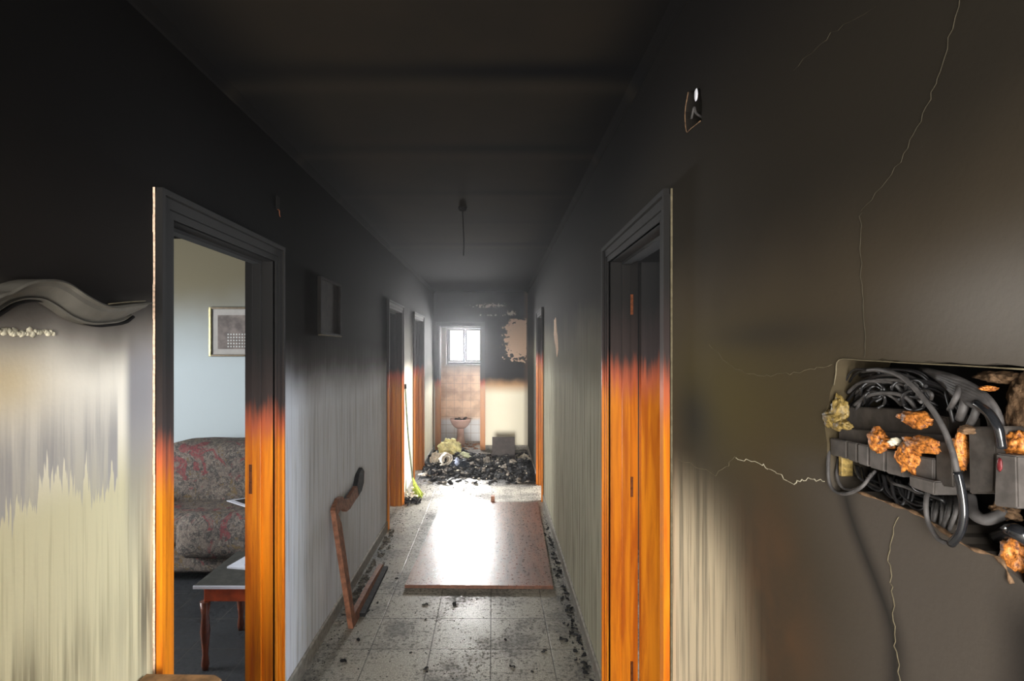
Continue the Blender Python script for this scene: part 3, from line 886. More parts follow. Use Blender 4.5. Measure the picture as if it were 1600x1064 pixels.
# amber foam lumps
def foam(px, py, d, sw, sh, mat, seed, sub=3):
    bm = NB(); u, z = R2(px, py, d)
    k = u / F
    lump(bm, m_right(u, d, z), (0.008, sw * k * u / 0.51 * 0.98, sh * k), 0.42, 3.6, sub + 1, seed); return finish('melted_foam', bm, mat, fb)
foam(1431, 655, 0.004, 24, 12, M['amber'], 1.1); foam(1371, 688, -0.002, 13, 19, M['amber'], 2.3); foam(1386, 692, -0.002, 11, 8, M['amber'], 2.9)
foam(1440, 694, -0.006, 28, 12, M['amber'], 3.7); foam(1420, 715, -0.004, 16, 24, M['amber'], 4.4)
foam(1502, 700, 0.0, 9, 30, M['amber'], 5.2); foam(1515, 672, -0.004, 13, 7, M['rubble'], 5.9); foam(1399, 690, -0.006, 4, 6, M['plaster_pale'], 6.6)
foam(1590, 695, 0.01, 18, 20, M['amber'], 7.7); foam(1602, 735, 0.012, 12, 25, M['amber'], 8.1)
foam(1312, 640, 0.004, 10, 22, M['amber_yellow'], 9.1); foam(1302, 655, 0.0, 16, 15, M['amber_yellow'], 9.9); foam(1318, 664, 0.0, 11, 7, M['amber_yellow'], 10.3)
foam(1585, 870, 0.01, 20, 30, M['amber'], 11.0); foam(1570, 800, 0.02, 20, 12, M['rubble'], 12.0); foam(1608, 640, 0.03, 36, 55, M['rubble'], 12.7)
foam(1325, 585, 0.05, 14, 8, M['amber_yellow'], 13.3); foam(1570, 590, 0.035, 40, 9, M['rubble'], 14.1); foam(1545, 607, 0.0, 10, 4, M['amber'], 15.0)
bm = NB()
q = [W(px, py, -0.001) for px, py in ((1303, 602), (1306, 585), (1311, 562), (1350, 563), (1420, 567), (1500, 571), (1600, 577))]
tube(bm, q, 0.0009, 6, 4); finish('broken_rim', bm, M['crack'], fb)
bm = NB(); rn = random.Random(12)
q = [W(px, py, -0.0005) for px, py in ((1340, 768), (1400, 790), (1440, 806), (1508, 852), (1560, 872), (1582, 912))]
tube(bm, q, lambda t: 0.0018 + 0.0012 * math.sin(t * 40), 6, 6); finish('broken_rim', bm, M['rubble'], fb)
bm = NB(); box(bm, (ry(1312), 0.003, 1.472), (ry(1307), 0.02, 1.505), m_right, 0.001); finish('broken_rim', bm, M['amber_yellow'], fb)

def cable(pts, r, mat=None, name='cable'):
    bm = NB(); tube(bm, [W(*p) for p in pts], r, 10, 6); return finish(name, bm, mat or (M['cable_dark'] if r < 0.0021 else M['cable']), fb)
# large loops
cable([(1345, 580, 0.02), (1375, 578, -0.006), (1410, 590, -0.016), (1445, 625, -0.02), (1472, 665, -0.022), (1488, 705, -0.022), (1496, 740, -0.022)], 0.0029)
cable([(1496, 738, -0.022), (1502, 765, -0.022), (1506, 800, -0.022), (1500, 832, -0.020), (1486, 850, -0.016)], 0.0042, M['cable_gloss'])
cable([(1486, 850, -0.016), (1466, 842, -0.014), (1450, 815, -0.012), (1447, 785, -0.010), (1452, 760, 0.005)], 0.0026)
cable([(1297, 690, 0.01), (1294, 730, -0.004), (1298, 760, -0.006), (1318, 772, -0.006), (1345, 762, -0.004), (1362, 740, 0.01)], 0.0024)
cable([(1310, 715, 0.015), (1308, 745, 0.004), (1320, 764, 0.002), (1345, 760, 0.004), (1368, 735, 0.02)], 0.0022)
for k in range(7):
    o_ = k * 5.5
    cable([(1440 + o_*0.6, 577 + o_*0.25, 0.03), (1490 + o_*0.4, 590 + o_, 0.012 - k*0.002), (1533 + o_*0.3, 613 + o_, 0.008 - k*0.002), (1558 - o_*0.2, 645 + o_, 0.006), (1566 - o_*0.4, 690 + o_*0.2, 0.02)], 0.0036)
cable([(1525, 630, -0.004), (1545, 645, -0.010), (1560, 670, -0.012), (1566, 700, -0.008)], 0.0042, M['cable_gloss'])
cable([(1484, 640, 0.0), (1494, 620, -0.006), (1500, 600, 0.01)], 0.003); cable([(1515, 665, 0.0), (1524, 645, -0.006), (1528, 625, 0.005)], 0.0036)
cable([(1500, 655, 0.0), (1506, 635, -0.004), (1508, 612, 0.01)], 0.0045); cable([(1478, 612, 0.01), (1484, 635, -0.002), (1490, 660, 0.0)], 0.0018)
rn = random.Random(21)
for k in range(30):        # arcs in the upper half
    x0 = rn.uniform(1312, 1360); x1 = x0 + rn.uniform(60, 170); yy = rn.uniform(590, 632); h = rn.uniform(8, 34)
    d = rn.uniform(0.008, 0.045)
    cable([(x0, yy + rn.uniform(0, 18), d + 0.01), (x0 + (x1-x0)*0.2, max(580, yy - h*0.7), d), (x0 + (x1-x0)*0.5, max(577, yy - h), d - 0.004), (x0 + (x1-x0)*0.8, max(582, yy - h*0.6), d), (x1, yy + rn.uniform(0, 20), d + 0.012)], rn.uniform(0.0013, 0.0026))
for k in range(7):         # short loops
    cx_, cy_ = rn.uniform(1330, 1450), rn.uniform(604, 626); r_ = rn.uniform(8, 16)
    cable([(cx_ + r_*math.cos(a)*1.2, cy_ + r_*math.sin(a), 0.008 + 0.004*math.sin(3*a)) for a in [rn.uniform(0, 6) + j*0.8 for j in range(1)] for a in [a + j*0.8 for j in range(7)]], rn.uniform(0.0016, 0.0024))
for k in range(34):        # tangle below the breakers
    x0 = rn.uniform(1312, 1440); y0_ = 716 + (x0 - 1300) * 0.33
    sag = rn.uniform(16, 36 + (x0 - 1300) * 0.10); wd = rn.uniform(20, 80)
    lim = lambda x: 772 + max(0, (x - 1345)) * 0.42
    d = rn.uniform(0.004, 0.05)
    P_ = [(x0, y0_, d + 0.01), (x0 + wd*0.15, y0_ + sag*0.6, d), (x0 + wd*0.5, y0_ + sag, d - 0.003), (x0 + wd*0.85, y0_ + sag*0.8 + wd*0.2, d), (min(x0 + wd, 1492), y0_ + rn.uniform(0, 26) + wd*0.2, d + 0.01)]
    cable([(x, min(y, lim(x) - 3), q) for x, y, q in P_], rn.uniform(0.0012, 0.0023))
for k in range(6):
    x0 = 1462 + k * 6
    cable([(x0, 775, 0.03), (x0 + rn.uniform(-6, 6), 800, 0.004), (x0 - rn.uniform(4, 16), 828, 0.006), (x0 - 12, 838, 0.02)], 0.0022)
cable([(1515, 775, 0.02), (1520, 800, 0.006), (1540, 812, 0.006), (1575, 800, 0.02)], 0.006)
cable([(1560, 840, 0.03), (1585, 830, 0.005), (1610, 845, 0.01)], 0.008, M['cable_gloss'])

# ------------------------------------------------------------------ small cabinet at the lower left (only its top shows)
cb = empty('small_cabinet', (-0.86, 1.2, 0), 'worn brown wooden cabinet top against the left wall at the bottom edge', 'cabinet')
bm = NB()
zt = 0.752
out = [(XL + 0.003, 0.75), (-0.745, 0.75), (-0.742, 1.43), (-0.748, 1.468), (-0.775, 1.487), (XL + 0.003, 1.492)]
prism(bm, out, zt - 0.028, zt, lambda u, d, z: (u, z, d))
bmesh.ops.recalc_face_normals(bm, faces=bm.faces[:]); bmesh.ops.bevel(bm, geom=bm.edges[:], offset=0.006, segments=3, affect='EDGES')
finish('cabinet_top', bm, plain('worn_cabinet_wood', col(146, 112, 76), 0.55, 0.3, var=0.4, scale=30), cb)
bm = NB(); box(bm, (XL + 0.01, 0.78, 0.03), (-0.765, 1.46, zt - 0.028), bev=0.003); finish('cabinet_body', bm, M['wood_plain'], cb)
bm = NB(); box(bm, (-0.765, 0.80, 0.06), (-0.75, 1.115, zt - 0.05), bev=0.002); dr = finish('cabinet_door', bm, M['wood_plain'], cb)
bm = NB(); lump(bm, (-0.742, 1.08, 0.45), (0.01, 0.01, 0.01), 0); finish('knob', bm, M['brass'], dr)
bm = NB(); box(bm, (-0.765, 1.125, 0.06), (-0.75, 1.44, zt - 0.05), bev=0.002); dr = finish('cabinet_door', bm, M['wood_plain'], cb)
bm = NB(); lump(bm, (-0.742, 1.16, 0.45), (0.01, 0.01, 0.01), 0); finish('knob', bm, M['brass'], dr)

# ------------------------------------------------------------------ sitting room: sofa, table, picture, papers
sf = empty('sofa', (-2.0, 4.1, 0), 'floral patterned sofa against the sitting room wall', 'sofa')
def soft(name, a, b, parent, mat, bev=0.08, warp=0.015, seed=0):
    bm = NB(); box(bm, a, b)
    bmesh.ops.subdivide_edges(bm, edges=bm.edges[:], cuts=7, use_grid_fill=True)
    cx_ = [(a[i] + b[i]) / 2 for i in range(3)]; hh = [abs(b[i] - a[i]) / 2 for i in range(3)]
    for v in bm.verts:
        p = [v.co[i] - cx_[i] for i in range(3)]
        # rounded box projection
        inner = [max(-(hh[i]-bev), min(hh[i]-bev, p[i])) for i in range(3)]
        d = Vector([p[i] - inner[i] for i in range(3)])
        if d.length > 1e-6: d = d.normalized() * bev
        q = Vector(inner) + d
        n_ = mnoise.noise(Vector((v.co.x*4 + seed, v.co.y*4, v.co.z*4)))
        q += q.normalized() * n_ * warp
        v.co = Vector(cx_) + q
    return finish(name, bm, mat, parent, smooth=True)
soft('backrest', (-2.66, 4.12, 0.30), (-1.25, 4.52, 0.935), sf, M['floral'], 0.13, 0.02, 1)
soft('seat_cushion', (-2.62, 3.70, 0.26), (-1.30, 4.25, 0.50), sf, M['floral'], 0.09, 0.03, 2)
soft('base', (-2.60, 3.76, 0.06), (-1.30, 4.48, 0.32), sf, M['floral'], 0.05, 0.01, 3)
soft('throw_cushion', (-2.22, 3.62, 0.20), (-1.55, 3.86, 0.52), sf, M['floral'], 0.11, 0.03, 6)
soft('armrest', (-1.32, 3.72, 0.06), (-1.12, 4.45, 0.62), sf, M['floral'], 0.08, 0.01, 4)
soft('armrest', (-2.80, 3.72, 0.06), (-2.58, 4.45, 0.62), sf, M['floral'], 0.08, 0.01, 5)
for x_ in (-2.68, -1.24):
    for y_ in (3.85, 4.36):
        bm = NB(); lathe(bm, ((0.02, 0), (0.03, 0.07)), (x_, y_, 0.0)); finish('foot', bm, M['chair_wood'], sf)

ct = empty('coffee_table', (-1.30, 2.96, 0), 'low dark wooden table with grey stone top in the sitting room', 'table')
bm = NB(); box(bm, (-1.535, 2.72, 0.435), (-1.115 + 0.003, 3.18, 0.452), bev=0.003); finish('tabletop', bm, plain('grey_stone_top', col(62, 60, 54), 0.65, 0.25, var=0.25, scale=30), ct)
bm = NB(); box(bm, (-1.537, 2.714, 0.436), (-1.114, 2.7198, 0.451)); finish('top_edge', bm, M['paper'], ct)['label'] = 'pale stone edge'
bm = NB(); box(bm, (-1.50, 2.75, 0.355), (-1.14, 3.15, 0.434), bev=0.004); finish('apron', bm, plain('red_brown_apron', col(150, 62, 30), 0.35, 0.5, var=0.3, scale=20), ct)
for x_ in (-1.495, -1.145):
    for y_ in (2.755, 3.145):
        bm = NB(); lathe(bm, ((0.014, 0), (0.02, 0.03), (0.014, 0.08), (0.024, 0.2), (0.018, 0.28), (0.026, 0.355)), (x_, y_, 0), 12); finish('leg', bm, M['chair_wood'], ct)
def paper(name, pts, z, label, cat, mat=None, curl=0.0, th=0.003):
    bm = NB(); prism(bm, pts, z, z + th, lambda u, d, zz: (u, zz, d + curl * (u - pts[0][0])))
    o = finish(name, bm, mat or M['paper']); return tag(o, label, cat)
paper('newspaper', [(-1.47, 2.93), (-1.20, 2.88), (-1.15, 3.12), (-1.42, 3.16)], 0.453, 'white folded papers lying on the low stone-topped table', 'papers', th=0.010)
bm = NB()
prism(bm, [(-1.38, 2.94), (-1.16, 2.92), (-1.14, 3.12), (-1.34, 3.12)], 0.0, 0.003, lambda u, d, zz: (u, zz, 0.466 + d + 0.55 * max(0, u + 1.36)))
tag(finish('paper_sheet', bm, M['bluewhite']), 'bluish sheet curling up from the papers on the low table', 'paper')
bm = NB(); prism(bm, [(-2.00, 3.98), (-1.75, 3.80), (-1.56, 4.00), (-1.76, 4.14)], 0.525, 0.531, lambda u, d, zz: (u, zz, d))
mg = finish('magazine', bm, M['paper']); tag(mg, 'open magazine with dark cover on the floral sofa seat', 'magazine')
bm = NB(); prism(bm, [(-1.94, 3.98), (-1.76, 3.84), (-1.60, 4.00), (-1.76, 4.10)], 0.5312, 0.5325, lambda u, d, zz: (u, zz, d)); finish('cover_picture', bm, M['grime'], mg)

# framed class photograph
Yp = 4.62
fx0 = -442 * Yp / F; fx1 = fx0 + 0.52
zt_, zb_ = EYE + 67 * Yp / F, EYE - 10 * Yp / F
fp = empty('framed_photograph', ((fx0 + fx1)/2, Yp, zb_), 'gilt framed print hanging over the floral sofa', 'picture')
bm = NB(); t = 0.022
for a, b in (((fx0, Yp-0.025, zb_), (fx0+t, Yp, zt_)), ((fx1-t, Yp-0.025, zb_), (fx1, Yp, zt_))):
    bm = NB(); box(bm, a, b, bev=0.004); finish('frame_side', bm, M['gold'], fp)
for a, b in (((fx0+t, Yp-0.025, zb_), (fx1-t, Yp, zb_+t*0.8)), ((fx0+t, Yp-0.025, zt_-t*0.8), (fx1-t, Yp, zt_))):
    bm = NB(); box(bm, a, b, bev=0.004); finish('frame_rail', bm, M['bronze'], fp)
bm = NB(); box(bm, (fx0+t, Yp-0.010, zb_+t*0.8), (fx1-t, Yp, zt_-t*0.8)); finish('mat_board', bm, M['mat_board'], fp)
px0, px1, pz0, pz1 = fx0 + 0.075, fx1 - 0.075, zb_ + 0.065, zt_ - 0.07
bm = NB(); box(bm, (px0, Yp-0.013, pz0), (px1, Yp-0.0102, pz1)); pr = finish('print', bm, M['photo_dark'], fp)
bm = NB()
for r in range(5):
    for c_ in range(9):
        cx_ = px0 + 0.085 + c_ * 0.0245; cz_ = pz0 + 0.015 + r * 0.0265
        box(bm, (cx_, Yp-0.0145, cz_), (cx_+0.012, Yp-0.0131, cz_+0.013), bev=0.002)
finish('printed_rows', bm, M['ink_white'], pr)

# ------------------------------------------------------------------ panel lying on the floor
bm = NB()
fl = Vector((-0.612, 3.68)); ang = math.radians(1.9)
e1 = Vector((math.cos(ang), -math.sin(ang) * 0.5)).normalized() * 1.03; e2 = Vector((math.sin(ang), math.cos(ang))) * 2.03
q = [fl, fl + e1, fl + e1 + e2, fl + e2]
prism(bm, [tuple(v) for v in q], 0.006, 0.030, lambda u, d, z: (u, z, d))
bmesh.ops.recalc_face_normals(bm, faces=bm.faces[:]); bmesh.ops.bevel(bm, geom=bm.edges[:], offset=0.003, segments=2, affect='EDGES')
bd = finish('fallen_door_panel', bm, M['board']); tag(bd, 'large flat brown wooden panel lying on the corridor tiles, glossy with glare', 'panel')
bm = NB(); nf = Vector((e1.y, -e1.x)).normalized()
q2 = [q[0] + nf*0.002, q[1] + nf*0.002, q[1] + nf*0.0005, q[0] + nf*0.0005]
prism(bm, [tuple(v) for v in q2], 0.008, 0.028, lambda u, d, z: (u, z, d)); finish('raw_edge', bm, M['board_edge'], bd)
bm = NB(); box(bm, (-0.02, 5.74, 0.0), (0.02, 5.80, 0.075)); tag(finish('wood_block', bm, M['wood_plain']), 'little brown block standing behind the fallen panel', 'wood piece')

# ------------------------------------------------------------------ broken three-sided wooden frame leaning on the left wall
wf = empty('broken_bed_frame', (-0.87, 3.2, 0), 'broken three-sided wooden frame piece leaning on the left wall', 'wooden frame')
lean = lambda u, d, z: (-0.845 - 0.115 * (z / 0.72) + d, u, z)
bm = NB(); prism(bm, [(3.150, 0.004), (3.215, 0.0), (3.245, 0.60), (3.185, 0.715), (3.165, 0.70)], -0.014, 0.016, lean)
finish('upright', bm, M['wood_plain'], wf)
bm = NB()
pts = [(3.165, 0.655), (3.18, 0.715), (3.28, 0.742), (3.34, 0.738), (3.40, 0.700), (3.47, 0.690), (3.60, 0.705), (3.70, 0.715), (3.70, 0.645), (3.60, 0.640), (3.46, 0.625), (3.38, 0.630), (3.32, 0.668), (3.24, 0.672)]
prism(bm, pts, -0.013, 0.015, lean); finish('top_rail', bm, M['wood_plain'], wf)
bm = NB(); pts = [(3.69, 0.648), (3.69, 0.718), (3.78, 0.775), (3.88, 0.800), (3.92, 0.765), (3.86, 0.695), (3.78, 0.66)]
prism(bm, pts, -0.014, 0.017, lean); finish('charred_end', bm, M['char'], wf)['label'] = 'blackened rail end'
bm = NB(); prism(bm, [(3.20, 0.0), (4.06, 0.0), (4.03, 0.035), (3.6, 0.055), (3.22, 0.06)], -0.014, 0.016, lean); finish('bottom_rail', bm, M['wood_plain'], wf)
bm = NB()
box(bm, (-0.83, 3.30, 0.0), (-0.795, 4.02, 0.022)); wl = finish('wood_lath', bm, M['char']); wl.rotation_euler = (0, 0, 0)
tag(wl, 'charred strip of wood lying beside the leaning broken frame', 'wood piece')

# ------------------------------------------------------------------ broom
br = empty('broom', (-0.88, 6.0, 0), 'thin broom leaning on the bright left wall between the far doors', 'broom')
bm = NB(); tube(bm, [(XL + 0.014, 5.84, 1.27), (-0.945, 5.92, 0.70), (-0.905, 5.985, 0.20)], 0.0095, 8); finish('pole', bm, M['pole'], br)
bm = NB(); tube(bm, [(XL + 0.013, 5.837, 1.285), (XL + 0.016, 5.842, 1.235)], 0.015, 8, 0); finish('grip', bm, M['black'], br)
bm = NB()
rn = random.Random(2)
for i in range(90):
    t, s = rn.random(), rn.uniform(-1, 1)
    tube(bm, [(-0.905, 5.985 + s*0.02, 0.22), (-0.89 + t*0.03, 5.985 + s*0.05, 0.12), (-0.915 + t*0.125, 5.99 + s*0.09, 0.008)], 0.005, 4, 2)
finish('bristles', bm, M['green'], br)

# ------------------------------------------------------------------ bathroom pedestal basin
bs = empty('pedestal_basin', (-0.57, 9.35, 0), 'small pink ceramic pedestal basin in the bathroom beyond the end door', 'basin')
bm = NB(); lathe(bm, ((0.10, 0), (0.085, 0.03), (0.065, 0.12), (0.06, 0.26), (0.08, 0.30)), (-0.57, 9.38, 0)); finish('pedestal', bm, M['pink'], bs)
bm = NB(); lathe(bm, ((0.08, 0.28), (0.13, 0.32), (0.165, 0.37), (0.185, 0.42), (0.19, 0.44), (0.175, 0.445), (0.15, 0.41), (0.10, 0.38)), (-0.57, 9.38, 0)); finish('bowl', bm, M['pink'], bs)
bm = NB(); rn = random.Random(3)
for i in range(14): shard(bm, (-0.57 + rn.uniform(-0.1, 0.1), 9.38 + rn.uniform(-0.08, 0.08), 0.41 + rn.uniform(0, 0.03)), 0.035, 0.6, rn)
tag(finish('basin_rubble', bm, M['grime'], None), 'dark rubble heaped in the pink basin', 'rubble', kind='stuff')
bm = NB()
for i in range(60):
    shard(bm, (rn.uniform(-0.86, -0.22), rn.uniform(8.85, 9.5), 0.001), rn.uniform(0.01, 0.05), 0.3, rn)
tag(finish('bathroom_rubble', bm, plain('brown_fragments', col(150, 110, 84), 0.8, 0.2, var=0.5, scale=12)), 'brown fragments strewn on the bathroom floor', 'rubble', kind='stuff')

# ------------------------------------------------------------------ rubble heap at the end of the corridor
def hgt(x, y):
    a = math.exp(-(((x + 0.60) / 0.30)**2 + ((y - 7.75) / 0.55)**2)) * 0.13
    b = math.exp(-(((x - 0.10) / 0.42)**2 + ((y - 7.45) / 0.40)**2)) * 0.075
    c = math.exp(-(((x - 0.42) / 0.20)**2 + ((y - 7.05) / 0.50)**2)) * 0.075
    rt = 1 / (1 + math.exp(-(x - 0.30) * 14))
    bk = 8.15 + 0.45 / (1 + math.exp((x + 0.5) * 14)) + 0.35 * rt
    e = 1 / (1 + math.exp(-(y - 7.0 + 0.38 * rt) * 9)) / (1 + math.exp((y - bk) * 9))
    n = mnoise.noise(Vector((x * 5, y * 5, 0))) * 0.05 + mnoise.noise(Vector((x * 14, y * 14, 3))) * 0.045 + abs(mnoise.noise(Vector((x * 30, y * 30, 7)))) * 0.04
    return (a + b + c + 0.012 + n) * e
bm = NB()
nx, ny = 90, 110
grid = []
for j in range(ny + 1):
    y = 6.6 + (8.78 - 6.6) * j / ny
    row = []
    for i in range(nx + 1):
        x0_, x1_ = XL + 0.02, RX(y) - 0.02
        x = x0_ + (x1_ - x0_) * i / nx
        row.append(bm.verts.new((x, y, hgt(x, y) - 0.004)))
    grid.append(row)
for j in range(ny):
    for i in range(nx): bm.faces.new((grid[j][i], grid[j][i+1], grid[j+1][i+1], grid[j+1][i]))
pile = finish('charred_rubble_heap', bm, M['char'])
tag(pile, 'black heap of charred rubble filling the end of the corridor', 'rubble', kind='stuff')
for nm, mat, cnt, smin, smax, sd in (('black_fragments', M['char'], 800, 0.012, 0.065, 31), ('ashy_fragments', M['ash'], 420, 0.012, 0.055, 32), ('pale_fragments', M['cloth_white'], 150, 0.008, 0.032, 33)):
    bm = NB(); rn = random.Random(sd)
    for i in range(cnt):
        y = 6.55 + 1.75 * rn.random()**1.0; x = rn.uniform(XL + 0.09, RX(y) - 0.09)
        if hgt(x, y) < 0.008 and rn.random() < 0.75: continue
        shard(bm, (x, y, max(0, hgt(x, y)) + rn.uniform(-0.005, 0.02)), rn.uniform(smin, smax), rn.uniform(0.15, 0.6), rn)
    o = finish(nm, bm, mat, pile)
    o['kind'] = 'stuff'
    if nm != 'black_fragments': o['label'] = 'grey ash coloured bits' if nm == 'ashy_fragments' else 'cream coloured bits'
# pale bedding and foam on the heap
def crumple(name, c, r, mat, seed, label, cat, amp=0.5):
    bm = NB(); lump(bm, c, r, amp, 4.5, 5, seed)
    return tag(finish(name, bm, mat), label, cat)
crumple('foam_padding', (-0.62, 7.72, 0.215), (0.145, 0.13, 0.125), M['foam'], 1.5, 'pale yellow crumpled foam padding, highest on the rubble heap', 'foam')
# rolled cloth with an open dark end
bm = NB()
n1, n2 = 44, 12
C0 = Vector((-0.675, 7.36, 0.150)); ax = Vector((0.35, -0.9, 0.12)).normalized(); s1 = ax.orthogonal().normalized(); s2 = ax.cross(s1)
rings = []
for i in range(n1 * 2 + 1):
    a = 2 * PI * i / n1; R = 0.112 - 0.030 * i / n1
    row = []
    for j in range(n2 + 1):
        t = j / n2 - 0.5
        Rr = R * (1 + 0.16 * mnoise.noise(Vector((math.cos(a)*2, math.sin(a)*2, t*3 + i*0.02)))) * (1 - 0.5 * max(0, abs(t) - 0.35))
        row.append(bm.verts.new(C0 + s1 * math.cos(a) * Rr + s2 * math.sin(a) * Rr * 0.8 + ax * t * 0.24))
    rings.append(row)
for a, b in zip(rings, rings[1:]):
    for j in range(n2):
        f = bm.faces.new((a[j], a[j+1], b[j+1], b[j])); f.smooth = True
rc = finish('rolled_cloth', bm, M['cloth_white'])
md = rc.modifiers.new('thickness', 'SOLIDIFY'); md.thickness = 0.018
tag(rc, 'scorched whitish roll of cloth in front of the yellow foam on the heap', 'cloth')
crumple('foam_piece', (-0.805, 7.46, 0.12), (0.07, 0.09, 0.10), M['cloth_white'], 4.2, 'pale crumpled cloth bundle at the left of the rubble heap', 'cloth')
crumple('foam_scrap', (-0.42, 7.60, 0.135), (0.08, 0.07, 0.055), plain('pale_green_foam', col(212, 218, 186), 0.9, 0.1, var=0.15, scale=20), 5.1, 'small pale green foam scrap right of the yellow foam', 'foam')
crumple('blue_rag', (-0.485, 7.20, 0.145), (0.030, 0.04, 0.05), M['bluewhite'], 6.3, 'small bluish white rag on the dark front of the heap', 'rag', 0.3)
crumple('dark_bag', (-0.46, 7.30, 0.065), (0.13, 0.11, 0.08), plain('dark_blue_plastic', col(32, 40, 52), 0.4, 0.4, var=0.3, scale=12), 7.3, 'dark blue-black crumpled bag under the bluish rag', 'bag', 0.5)
crumple('cloth_scrap', (-0.86, 6.98, 0.02), (0.11, 0.06, 0.018), M['cloth_white'], 8.3, 'flat whitish scrap at the front left foot of the heap', 'cloth', 0.3)
crumple('plaster_lump', (-0.08, 7.35, 0.125), (0.045, 0.05, 0.045), M['ash'], 9.3, 'grey plaster lump on the middle of the heap', 'plaster', 0.5)
crumple('plaster_lump', (0.45, 7.75, 0.07), (0.085, 0.06, 0.06), M['cloth_white'], 10.3, 'whitish plaster lump at the right of the leaning panel', 'plaster', 0.5)
# small dark panel leaning on the end wall
bm = NB()
ly = lambda x, d, z: (x, 7.74 + 0.30 * z + d, z)
box(bm, (-0.008, 0, 0.02), (0.325, 0.02, 0.372), lambda a, b, c: ly(a, b, c), 0.003)
tag(finish('leaning_panel', bm, plain('dark_brown_panel', col(56, 49, 47), 0.6, 0.3, var=0.3, scale=14)), 'small dark square panel propped upright in the rubble before the white end wall', 'panel')
# heap of ash below the broom
bm = NB(); rn = random.Random(41)
for i in range(60): shard(bm, (-0.90 + rn.gauss(0, 0.05), 5.80 + rn.gauss(0, 0.07), 0.0 + abs(rn.gauss(0, 0.02))), rn.uniform(0.012, 0.035), 0.5, rn)
tag(finish('swept_debris', bm, M['char']), 'little swept heap of dark debris at the foot of the broom', 'debris', kind='stuff')
bm = NB()
for i in range(26): shard(bm, (-0.91 + rn.gauss(0, 0.04), 5.86 + rn.gauss(0, 0.05), 0.03 + abs(rn.gauss(0, 0.03))), rn.uniform(0.012, 0.03), 0.5, rn)
tag(finish('swept_plaster', bm, M['cloth_white']), 'whitish plaster bits on the swept heap by the broom', 'debris', kind='stuff')

# ------------------------------------------------------------------ loose bits on the floor
bm = NB(); rn = random.Random(51)
for i in range(4200):
    y = 1.9 + 5.0 * rn.random()**1.1
    q = rn.random()
    if q < 0.3: x = XL + 0.02 + abs(rn.gauss(0, 0.08))
    elif q < 0.55: x = RX(y) - 0.02 - abs(rn.gauss(0, 0.09))
    else: x = rn.uniform(XL + 0.03, RX(y) - 0.03)
    xx = x - 0.035 * (y - 3.68)
    if 3.6 < y < 5.8 and -0.64 < xx < 0.45: continue
    x = max(XL + 0.03, min(RX(y) - 0.03, x))
    shard(bm, (x, y, 0.0), 0.0016 + 0.006 * rn.random()**4 * (1.6 if y > 4 else 1), 0.3, rn)
tag(finish('ash_specks', bm, M['char']), 'black ash specks sprinkled over the corridor tiles', 'ash', kind='stuff')
bm = NB()
for i in range(150):
    y = 3.2 + 1.7 * rn.random(); shard(bm, (XL + 0.03 + abs(rn.gauss(0.02, 0.025)), y, 0.0), rn.uniform(0.006, 0.024), 0.5, rn)
tag(finish('wall_foot_debris', bm, M['ash']), 'crumbled grey plaster lying along the foot of the left wall', 'debris', kind='stuff')
bm = NB()
for i in range(130):
    y = 2.4 + 2.6 * rn.random(); shard(bm, (RX(y) - 0.03 - abs(rn.gauss(0.0, 0.03)), y, 0.0), rn.uniform(0.005, 0.02), 0.5, rn)
tag(finish('right_foot_debris', bm, M['char']), 'dark crumbs lying along the foot of the right wall', 'debris', kind='stuff')
fl_spots = [(664, 945, 0.020), (710, 945, 0.024), (537, 1033, 0.020), (575, 955, 0.015), (880, 1000, 0.030), (850, 1018, 0.018), (790, 1000, 0.012), (872, 880, 0.022), (876, 892, 0.020), (800, 1042, 0.018), (665, 1045, 0.016), (560, 1000, 0.016), (620, 904, 0.014), (590, 942, 0.012), (918, 1042, 0.018), (665, 968, 0.010), (832, 1050, 0.010), (642, 1020, 0.009)]
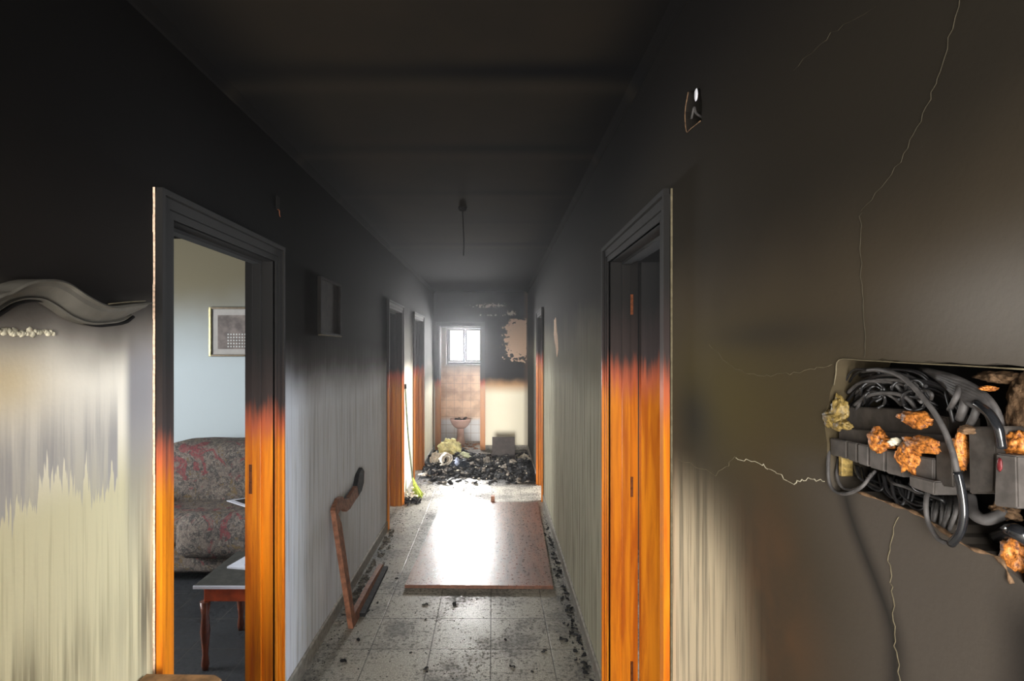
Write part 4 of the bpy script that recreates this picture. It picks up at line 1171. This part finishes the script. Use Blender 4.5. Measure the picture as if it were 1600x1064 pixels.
WHERE = ['just before the middle of the fallen panel edge', 'second from the panel edge, right of its nearest neighbour', 'at the lower left of the floor, largest there', 'just right of the foot of the leaning broken frame', 'largest on the right, by the right wall foot', 'left of the largest flake by the right wall', 'small one before the panel, right of centre', 'beside the right front corner of the panel', 'below its twin beside the right front corner of the panel', 'at the bottom edge right of the centre joint', 'at the bottom edge left of the centre joint', 'left side, in front of the broken frame foot', 'between the broken frame and the panel front corner', 'left of the panel front, beyond the frame foot', 'at the bottom right against the wall foot', 'tiny one below the panel front edge', 'tiny one at the bottom edge toward the right wall', 'tiny one at the lower left, beside a tile joint']
proto = None
for i, (px, py, s) in enumerate(fl_spots):
    y = EYE * F / (py - 547); x = (px - 770) * y / F
    if proto is None:
        bm = NB(); shard(bm, (0, 0, 0), 0.02, 0.25, random.Random(6)); shard(bm, (0.014, 0.006, 0), 0.012, 0.4, random.Random(9)); shard(bm, (-0.012, -0.004, 0), 0.011, 0.5, random.Random(10))
        proto = finish('charred_flake', bm, M['char']); o = proto
    else:
        o = proto.copy(); COL.objects.link(o)
    o.location = (x, y, 0.0015); o.rotation_euler = (0, 0, i * 1.3); o.scale = (s / 0.02,) * 3
    tag(o, 'black charred flake, ' + WHERE[i], 'charred flake', 'charred flakes on the tiles')

# thin haze volume added for the flare and veil around the bright window
def haze():
    m = bpy.data.materials.new('flare_haze'); m.use_nodes = True
    nt = m.node_tree; nt.nodes.remove(nt.nodes['Principled BSDF'])
    v = nt.nodes.new('ShaderNodeVolumeScatter')
    v.inputs['Color'].default_value = (0.95, 0.96, 1.0, 1); v.inputs['Density'].default_value = 0.0045; v.inputs['Anisotropy'].default_value = 0.78
    nt.links.new(v.outputs[0], nt.nodes['Material Output'].inputs['Volume'])
    m.cycles.homogeneous_volume = True
    bm = NB(); box(bm, (XL + 0.002, 0.3, 0.002), (0.50, BY - 0.02, CEIL - 0.04))
    o = finish('flare_haze', bm, m)
    tag(o, 'thin haze added in the corridor for the flare around the bathroom window', 'haze', kind='stuff')
haze()
